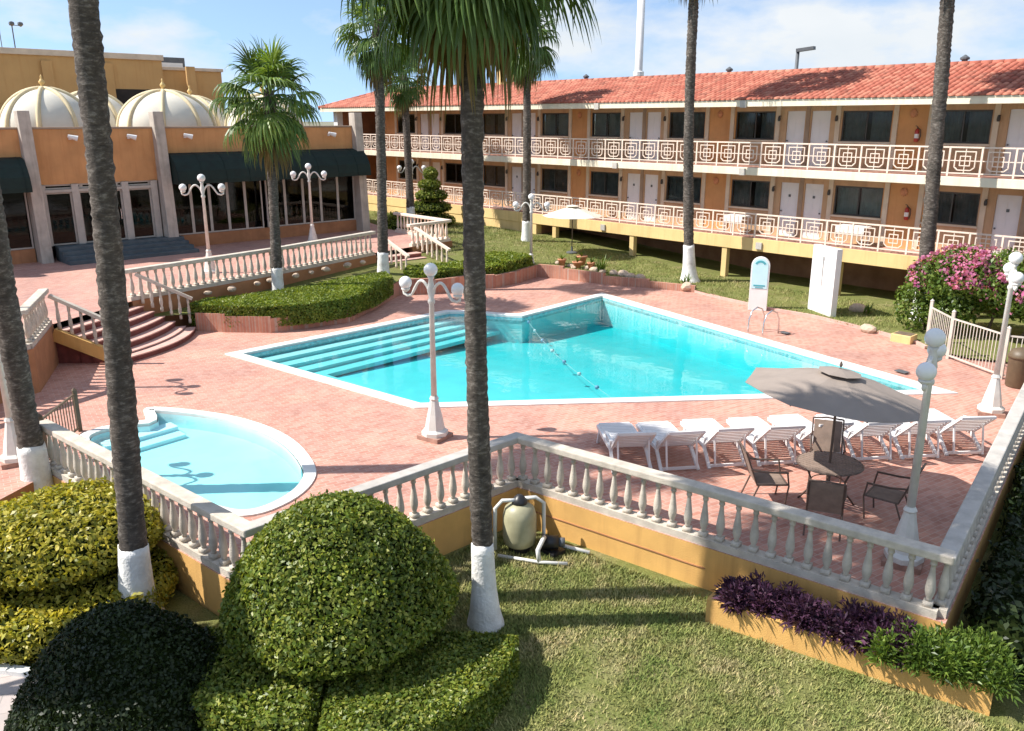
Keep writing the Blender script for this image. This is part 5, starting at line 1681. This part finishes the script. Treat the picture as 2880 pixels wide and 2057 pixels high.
# umbrellas
def umbrella(loc, r_, ztop, zrim, m, label, tilt=0.0, tiltaz=0.0, n=8, valance=0.0):
    t = thing('umbrella', label, 'umbrella', loc)
    MB().lathe([(0.26, 0), (0.26, 0.04), (0.20, 0.07), (0.05, 0.10), (0.04, 0.30)], 16).build('base', 'greymetal', t)
    MB().tube([(0, 0, 0.05), (0, 0, ztop + 0.02)], 0.022, 10).build('pole', 'iron', t)
    rotm = Matrix.Rotation(tilt, 3, Vector((-math.sin(tiltaz), math.cos(tiltaz), 0)))
    piv = Vector((0, 0, ztop))
    def tp(x, y, z): return tuple(piv + rotm @ (Vector((x, y, z)) - piv))
    e = MB(); vs, fs = [], []
    rows = (0.14, 0.35, 0.6, 0.82, 1.0)
    for q in rows:
        for k in range(n * 2):
            a = 2 * math.pi * k / (n * 2)
            rr = r_ * q * (1.0 if k % 2 == 0 else 0.925)
            z = ztop - 0.05 - (ztop - zrim) * (q ** 1.12) - (0.0 if k % 2 == 0 else 0.02 * q)
            vs.append(tp(rr * math.cos(a), rr * math.sin(a), z))
    N2 = n * 2
    for i in range(len(rows) - 1):
        for k in range(N2): fs.append((i * N2 + k, i * N2 + (k + 1) % N2, (i + 1) * N2 + (k + 1) % N2, (i + 1) * N2 + k))
    e.add(vs, fs)
    cn_ = e.build('canopy', m, t)
    sd = cn_.modifiers.new('thickness', 'SOLIDIFY'); sd.thickness = 0.006
    e = MB(); vs = [tp(0, 0, ztop + 0.02)] + [tp(r_ * 0.24 * math.cos(2 * math.pi * k / n), r_ * 0.24 * math.sin(2 * math.pi * k / n), ztop - 0.045) for k in range(n)]
    e.add(vs, [(0, 1 + k, 1 + (k + 1) % n) for k in range(n)]); v_ = e.build('vent', m, cn_)
    sd = v_.modifiers.new('thickness', 'SOLIDIFY'); sd.thickness = 0.006
    MB().lathe([(0.012, 0), (0.03, 0.04), (0.012, 0.1)], 8, tp(0, 0, ztop + 0.04)).build('finial', 'iron', t)
    for k in range(n):
        a = 2 * math.pi * k / n
        MB().tube([tp(0.03 * math.cos(a), 0.03 * math.sin(a), ztop - 0.12), tp(r_ * 0.98 * math.cos(a), r_ * 0.98 * math.sin(a), zrim - 0.065)], 0.009, 5).build('rib', 'iron', t)
    return t
umbrella((13.2, 6.22, 0), 1.52, 2.40, 2.05, 'canvas', 'large grey brown umbrella over the patio table', R(6), R(-40))
umbrella((28.0, 26.3, fz(28, 26.3)), 1.35, 2.15, 1.72, 'canvaspale', 'pale umbrella on the far lawn under the hotel walkway')

# patio table with chairs
tb = thing('patio_table', 'round brown metal patio table around the umbrella pole', 'table', (13.2, 6.22, 0))
e = MB(); e.lathe([(0.53, 0.70), (0.56, 0.715), (0.53, 0.73)], 28, cap=False); e.build('rim', 'iron', tb, True)
e = MB()
for q in range(-6, 7):
    x = q * 0.082; w = math.sqrt(max(0, 0.53 ** 2 - x * x))
    e.beam((x, -w, 0.722), (x, w, 0.722), 0.058, 0.012)
e.build('tabletop', 'mesh', tb)
for q in range(4):
    a = q * math.pi / 2 + 0.5
    e = MB(); e.tube([(0.40 * math.cos(a), 0.40 * math.sin(a), 0.70), (0.28 * math.cos(a), 0.28 * math.sin(a), 0.40), (0.30 * math.cos(a), 0.30 * math.sin(a), 0.2), (0.46 * math.cos(a), 0.46 * math.sin(a), 0.0)], 0.018, 7); e.build('leg', 'iron', tb, True)
MB().lathe([(0.27, 0.38), (0.285, 0.39), (0.27, 0.40)], 20, cap=False).build('brace_ring', 'iron', tb, True)

def patio_chair(loc, rz, label):
    """sling chair facing +x"""
    t = thing('patio_chair', label, 'chair', loc, rz, 'brown patio chairs round the umbrella table')
    W = 0.27
    e = MB(); e.box(-0.24, 0.26, -W + 0.02, W - 0.02, 0.40, 0.425); e.build('seat', 'mesh', t)
    e = MB(); e.beam((-0.24, 0, 0.43), (-0.44, 0, 0.98), 2 * W - 0.05, 0.018); b = e.build('backrest', 'mesh', t)
    for sy in (-1, 1):
        e = MB()
        e.tube([(0.28, sy * W, 0.42), (-0.24, sy * W, 0.41), (-0.46, sy * W, 1.0)], 0.015, 7); e.build('side_frame', 'iron', t)
        MB().tube([(0.26, sy * W, 0.64), (0.30, sy * W, 0.40), (0.25, sy * W, 0.0)], 0.015, 7).build('leg', 'iron', t)
        MB().tube([(-0.20, sy * W, 0.42), (-0.36, sy * W, 0.0)], 0.015, 7).build('leg', 'iron', t)
        MB().tube([(-0.36, sy * W, 0.70), (-0.1, sy * (W + 0.02), 0.66), (0.27, sy * (W + 0.02), 0.65)], 0.018, 7).build('armrest', 'iron', t)
    MB().tube([(-0.46, -W, 1.0), (-0.47, 0, 1.02), (-0.46, W, 1.0)], 0.016, 7).build('top_rail', 'iron', t)
    MB().tube([(0.28, -W, 0.42), (0.28, W, 0.42)], 0.014, 7).build('front_rail', 'iron', t)
    return t
patio_chair((12.45, 6.95, 0), math.atan2(6.22 - 6.95, 13.2 - 12.45), 'brown patio chair left of the umbrella table')
patio_chair((13.35, 5.25, 0), math.atan2(6.22 - 5.25, 13.2 - 13.35), 'brown patio chair right of the umbrella table, in the umbrella shadow')
patio_chair((12.2, 5.75, 0), math.atan2(6.22 - 5.75, 13.2 - 12.2), 'brown patio chair between the table and the front balustrade')
patio_chair((14.15, 6.75, 0), math.atan2(6.22 - 6.75, 13.2 - 14.15), 'brown patio chair behind the umbrella table, nearest the loungers')

# pool sign: arched board on a white post block
sg = thing('pool_sign', 'pale blue round topped board standing at the pool edge', 'sign', (25.95, 15.45, 0.0), R(118))
def arch(w, z0, z1, y0, y1):
    n = 12
    pts_ = [(-w, z0), (w, z0)] + [(w * math.cos(math.pi * i / n), z1 - w + w * math.sin(math.pi * i / n)) for i in range(n + 1)]
    m_ = len(pts_)
    return MB().add([(x, y0, z) for x, z in pts_] + [(x, y1, z) for x, z in pts_], [tuple(range(m_)), tuple(range(2 * m_ - 1, m_ - 1, -1))] + [(i, m_ + i, m_ + (i + 1) % m_, (i + 1) % m_) for i in range(m_)])
bevel(arch(0.31, 0.0, 1.88, -0.07, 0.07).build('board', 'white', sg), 0.01)
arch(0.26, 0.78, 1.82, 0.072, 0.082).build('panel', 'signblue', sg)
def arc_strip(r0, r1, zc, a0, a1, y, n=10):
    e = MB(); vs = []
    for i in range(n + 1):
        a = R(a0 + (a1 - a0) * i / n)
        for r_ in (r0, r1): vs += [(r_ * math.cos(a), y, zc + r_ * math.sin(a)), (r_ * math.cos(a), y + 0.006, zc + r_ * math.sin(a))]
    fs = []
    for i in range(n):
        b = 4 * i
        fs += [(b + 1, b + 3, b + 7, b + 5), (b, b + 1, b + 5, b + 4), (b + 3, b + 2, b + 6, b + 7)]
    return e.add(vs, fs)
arc_strip(0.13, 0.20, 1.56, 25, 155, 0.083).build('painted_arc', 'signteal', sg)
e = MB(); e.box(-0.19, 0.19, 0.083, 0.089, 0.86, 0.91); e.box(-0.13, 0.13, 0.083, 0.089, 0.80, 0.83); e.build('painted_bar', 'signteal', sg)

# white shower slab
sl = thing('shower_wall', 'tall white rendered slab standing at the lawn edge', 'wall', (26.97, 13.6, 0), R(62), absolute=False)
bevel(MB().box(-0.66, 0.66, -0.11, 0.11, -0.02, 2.32).build('slab', 'white', sl), 0.012)
MB().box(-0.80, 0.80, -0.75, 0.25, -0.02, 0.05).build('tray', 'coping', sl)
MB().tube([(0, 0.115, 1.0), (0, 0.13, 2.0), (0, 0.3, 2.08)], 0.015, 8).build('shower_pipe', 'steel', sl)

# pool ladder: two bent tubes with treads
ld = thing('pool_ladder', 'stainless pool ladder on the far side of the pool', 'ladder', (23.2, 13.55, 0))
dl = Vector((-0.21, -1)).normalized(); nl = Vector((-dl.y, dl.x))
if nl.x > 0: nl = -nl           # towards the water
for sg_ in (-0.3, 0.3):
    o2 = Vector((dl.x * sg_, dl.y * sg_))
    pts_ = [(-nl.x * 0.35, -nl.y * 0.35, 0.0), (-nl.x * 0.34, -nl.y * 0.34, 0.45), (-nl.x * 0.22, -nl.y * 0.22, 0.68), (0, 0, 0.76), (nl.x * 0.22, nl.y * 0.22, 0.66), (nl.x * 0.33, nl.y * 0.33, 0.4), (nl.x * 0.36, nl.y * 0.36, -0.8)]
    MB().tube([(p[0] + o2.x, p[1] + o2.y, p[2]) for p in pts_], 0.024, 8).build('handrail', 'steel', ld, True)
for z in (-0.25, -0.5, -0.75):
    c = nl * 0.36
    MB().beam((c.x + dl.x * 0.3, c.y + dl.y * 0.3, z), (c.x - dl.x * 0.3, c.y - dl.y * 0.3, z), 0.10, 0.03).build('tread', 'steel', ld)

# lane rope with floats between deep and shallow water
lr = thing('lane_rope', 'rope with round floats across the pool', 'rope', (17.3, 17.2, -0.12))
ra, rb_ = Vector((19.35, 20.2, -0.10)), Vector((14.9, 12.4, -0.10))
npt = 22
rp = []
for q in range(npt + 1):
    u = q / npt
    p = ra.lerp(rb_, u) + Vector((-0.45, 0.25, 0)) * math.sin(math.pi * u) * 0.5
    rp.append(tuple(p - Vector((17.3, 17.2, -0.12))))
MB().tube(rp, 0.005, 5).build('cord', 'rope', lr, True)
for q in range(1, npt, 3):
    x, y, z = rp[q]
    MB().lathe([(0.01, -0.055), (0.045, -0.04), (0.06, 0.0), (0.045, 0.04), (0.01, 0.055)], 10, (x, y, z)).build('float', 'buoy' if q % 2 == 1 else 'rope', lr, True)
# skimmer caps
for k, (x, y, lab) in enumerate(((23.62, 13.0, 'small dark skimmer opening beside the pool ladder'), (22.05, 8.7, 'small dark skimmer opening near the right tip of the pool'))):
    t = MB().box(-0.16, 0.16, -0.10, 0.10, 0.0, 0.02).build('skimmer_lid', 'greymetal')
    t.location = (x - 0.05, y, 0.036); t.rotation_euler = (0, 0, R(78)); tag(t, lab, 'skimmer')

# metal fence on the right
def fence(label, pts_, z0, h, m='fencep', gap=0.11, cap=0.12):
    t = thing('fence', label, 'fence', (*pts_[0], z0), absolute=True)
    for a, b in zip(pts_, pts_[1:]):
        A_, B2 = Vector(a), Vector(b)
        L = (B2 - A_).length
        for z in (0.10, h - 0.08):
            e = MB(); e.beam((*a, z0 + z), (*b, z0 + z), 0.035, 0.04); e.build('rail', m, t)
        n = int(L / gap)
        for i in range(1, n):
            p = A_.lerp(B2, i / n)
            e = MB(); e.box(p.x - 0.009, p.x + 0.009, p.y - 0.009, p.y + 0.009, z0 + 0.1, z0 + h - 0.08); e.build('bar', m, t)
    for p in pts_:
        e = MB(); e.box(p[0] - 0.04, p[0] + 0.04, p[1] - 0.04, p[1] + 0.04, z0, z0 + h + cap)
        e.add([(p[0] - 0.05, p[1] - 0.05, z0 + h + cap), (p[0] + 0.05, p[1] - 0.05, z0 + h + cap), (p[0] + 0.05, p[1] + 0.05, z0 + h + cap), (p[0] - 0.05, p[1] + 0.05, z0 + h + cap), (p[0], p[1], z0 + h + cap + 0.06)], [(0, 1, 4), (1, 2, 4), (2, 3, 4), (3, 0, 4)])
        e.build('post', m, t)
    return t
fence('pale metal picket fence in front of the bougainvillea', [(25.4, 9.45), (24.35, 8.45), (23.35, 6.75), (23.6, 5.9)], 0.0, 1.22)
fence('low brown metal railing beside the wading pool at the left', [(3.75, 17.45), (4.75, 18.75)], 0.0, 0.92, 'binbrown', 0.12, 0.0)
# bin
bn = thing('trash_bin', 'brown round trash bin by the fence at the right edge', 'bin', (22.95, 6.25, 0))
MB().lathe([(0.25, 0.0), (0.27, 0.03), (0.28, 0.72), (0.29, 0.74)], 20).build('body', 'binbrown', bn, True)
MB().lathe([(0.30, 0.74), (0.31, 0.80), (0.24, 0.93), (0.08, 0.99)], 20).build('lid', 'binbrown', bn, True)
MB().box(-0.10, 0.10, -0.305, -0.20, 0.80, 0.88).build('flap', 'black', bn)
# low planter block at the fence
pb = thing('planter', 'small pale planter block at the lawn corner by the fence', 'planter', (25.35, 10.1, 0))
bevel(MB().box(-0.25, 0.25, -0.3, 0.3, -0.02, 0.24).build('block', 'hotel_yellow', pb), 0.02)
MB().prism([(-0.2, -0.25), (0.2, -0.25), (0.2, 0.25), (-0.2, 0.25)], 0.235, 0.25).build('soil', 'dirt', pb)

# pool filter on the front lawn
ft = thing('pool_filter', 'cream pool filter tank with pipes below the balustrade corner', 'filter', (9.0, 9.55, LAWN_Z))
MB().lathe([(0.20, 0.10), (0.27, 0.16), (0.29, 0.30), (0.29, 0.66), (0.25, 0.80), (0.14, 0.88), (0.06, 0.9)], 22).build('tank', 'tank', ft, True)
MB().lathe([(0.18, 0.0), (0.20, 0.12)], 16).build('stand', 'black', ft)
MB().lathe([(0.13, 0.86), (0.14, 0.92), (0.10, 0.98), (0.05, 1.03), (0.02, 1.04)], 14).build('valve', 'black', ft, True)
MB().tube([(0.05, 0.0, 0.95), (0.24, -0.14, 0.96), (0.36, -0.22, 0.85), (0.37, -0.22, 0.1), (0.60, -0.5, 0.05), (0.75, -0.95, 0.05)], 0.035, 8).build('pipe', 'pvc', ft, True)
MB().tube([(-0.05, 0.0, 0.95), (-0.25, 0.16, 0.95), (-0.36, 0.22, 0.82), (-0.37, 0.22, 0.06)], 0.035, 8).build('pipe', 'pvc', ft, True)
MB().tube([(0.2, -0.4, 0.32), (0.05, -0.5, 0.34), (-0.1, -0.55, 0.25), (-0.1, -0.58, 0.04)], 0.04, 8).build('pipe', 'pvc', ft, True)
MB().tube([(-0.45, 0.05, 0.04), (-0.1, -0.6, 0.045), (0.2, -0.95, 0.05)], 0.03, 8).build('pipe', 'pvc', ft, True)
pmp = MB().tube([(0.22, -0.33, 0.2), (0.42, -0.52, 0.2)], 0.12, 12).build('pump', 'black', ft, True)
MB().tube([(0.42, -0.52, 0.2), (0.50, -0.60, 0.2)], 0.08, 12).build('motor', 'greymetal', pmp, True)
MB().box(0.2, 0.5, -0.62, -0.28, 0.0, 0.07).build('pump_foot', 'black', ft)
ps = thing('sprinkler_stub', 'short white pipe stub at the foot of the nearest palm', 'pipe', (6.75, 8.75, LAWN_Z))
MB().tube([(0, 0, 0), (0, 0, 0.22), (-0.16, 0.10, 0.24)], 0.03, 8).build('elbow', 'pvc', ps, True)

# pots and rockery past the pool
POTS = [(25.6, 24.6, 0.17, 0.34, 'terracotta pot nearest the lamp post past the pool'), (25.9, 24.0, 0.20, 0.30, 'second terracotta pot of the group past the pool'), (26.15, 23.45, 0.16, 0.34, 'third terracotta pot of the group past the pool, before the spiky plant'), (26.5, 24.3, 0.22, 0.42, 'tall terracotta pot at the back of the group')]
for (x, y, r_, h_, lab) in POTS:
    t = thing('flower_pot', lab, 'pot', (x, y, fz(x, y) - 0.02), group='terracotta pots past the pool')
    MB().lathe([(r_ * 0.6, 0), (r_ * 0.95, h_ * 0.85), (r_ * 1.1, h_ * 0.86), (r_ * 1.1, h_), (r_ * 0.9, h_), (r_ * 0.88, h_ * 0.88)], 16).build('pot', 'pot', t, True)
    V, F = upright_leaves([(0, 0, h_ * 0.85)], 0.3, 12, 0.03, 0.9)
    me = bpy.data.meshes.new('leaf_tuft'); me.from_pydata([tuple(p) for p in V], [], F); me.materials.append(M['bough'])
    ob = bpy.data.objects.new('leaf_tuft', me); COL.objects.link(ob); ob.parent = t
def boulder(x, y, z, r_, seed, lab, m='rock', grp='rockery stones on the lawn edge'):
    rn = np.random.default_rng(seed)
    bm = bmesh.new()
    bmesh.ops.create_icosphere(bm, subdivisions=2, radius=r_)
    for v in bm.verts:
        d = np.array(v.co.normalized())
        k = 1 + 0.22 * noise3(d[None] * 1.0, 2.2, seed)[0] + rn.uniform(-.03, .03)
        v.co = Vector((v.co.x * k, v.co.y * k * 0.8, v.co.z * k * 0.6))
    me = bpy.data.meshes.new('boulder'); bm.to_mesh(me); bm.free()
    me.materials.append(M[m])
    o = bpy.data.objects.new('boulder', me); COL.objects.link(o)
    o.location = (x, y, z); o.rotation_euler = (0, 0, seed)
    tag(o, lab, 'rock', grp)
ORD = ['first', 'second', 'third', 'fourth', 'fifth', 'sixth', 'seventh', 'eighth', 'ninth', 'tenth']
for k in range(10):
    x, y = 25.45 + 0.12 * k + random.uniform(-.1, .1), 24.9 - 0.42 * k + random.uniform(-.2, .2)
    if y < 20.9: x += 0.5
    boulder(x + 0.25, y, fz(x, y) + 0.05, random.uniform(0.16, 0.30), k + 1, ORD[k] + ' tan rockery stone from the lamp post along the brick edging past the pool')
boulder(28.2, 12.9, 0.12, 0.35, 31, 'pale flat boulder on the lawn behind the white slab', 'rock', None)
boulder(25.7, 11.35, 0.10, 0.26, 33, 'pale yellow boulder on the lawn beside the bougainvillea', 'rock', None)
boulder(27.0, 19.2, 0.16, 0.30, 35, 'tan boulder at the right end of the brick edging wall', 'rock', None)
# stones strewn along the terrace wall behind the hedge
for k in range(9):
    u = k / 8
    x, y = lerp((11.2, 26.75), (17.9, 28.15), u)
    boulder(x + random.uniform(-.2, .2), y - 0.05, fz(x, y) + 0.35, random.uniform(0.12, 0.22), 50 + k, ORD[k] + ' small stone from the curved stairs, in the bed behind the long hedge', 'rock', 'stones behind the long hedge')
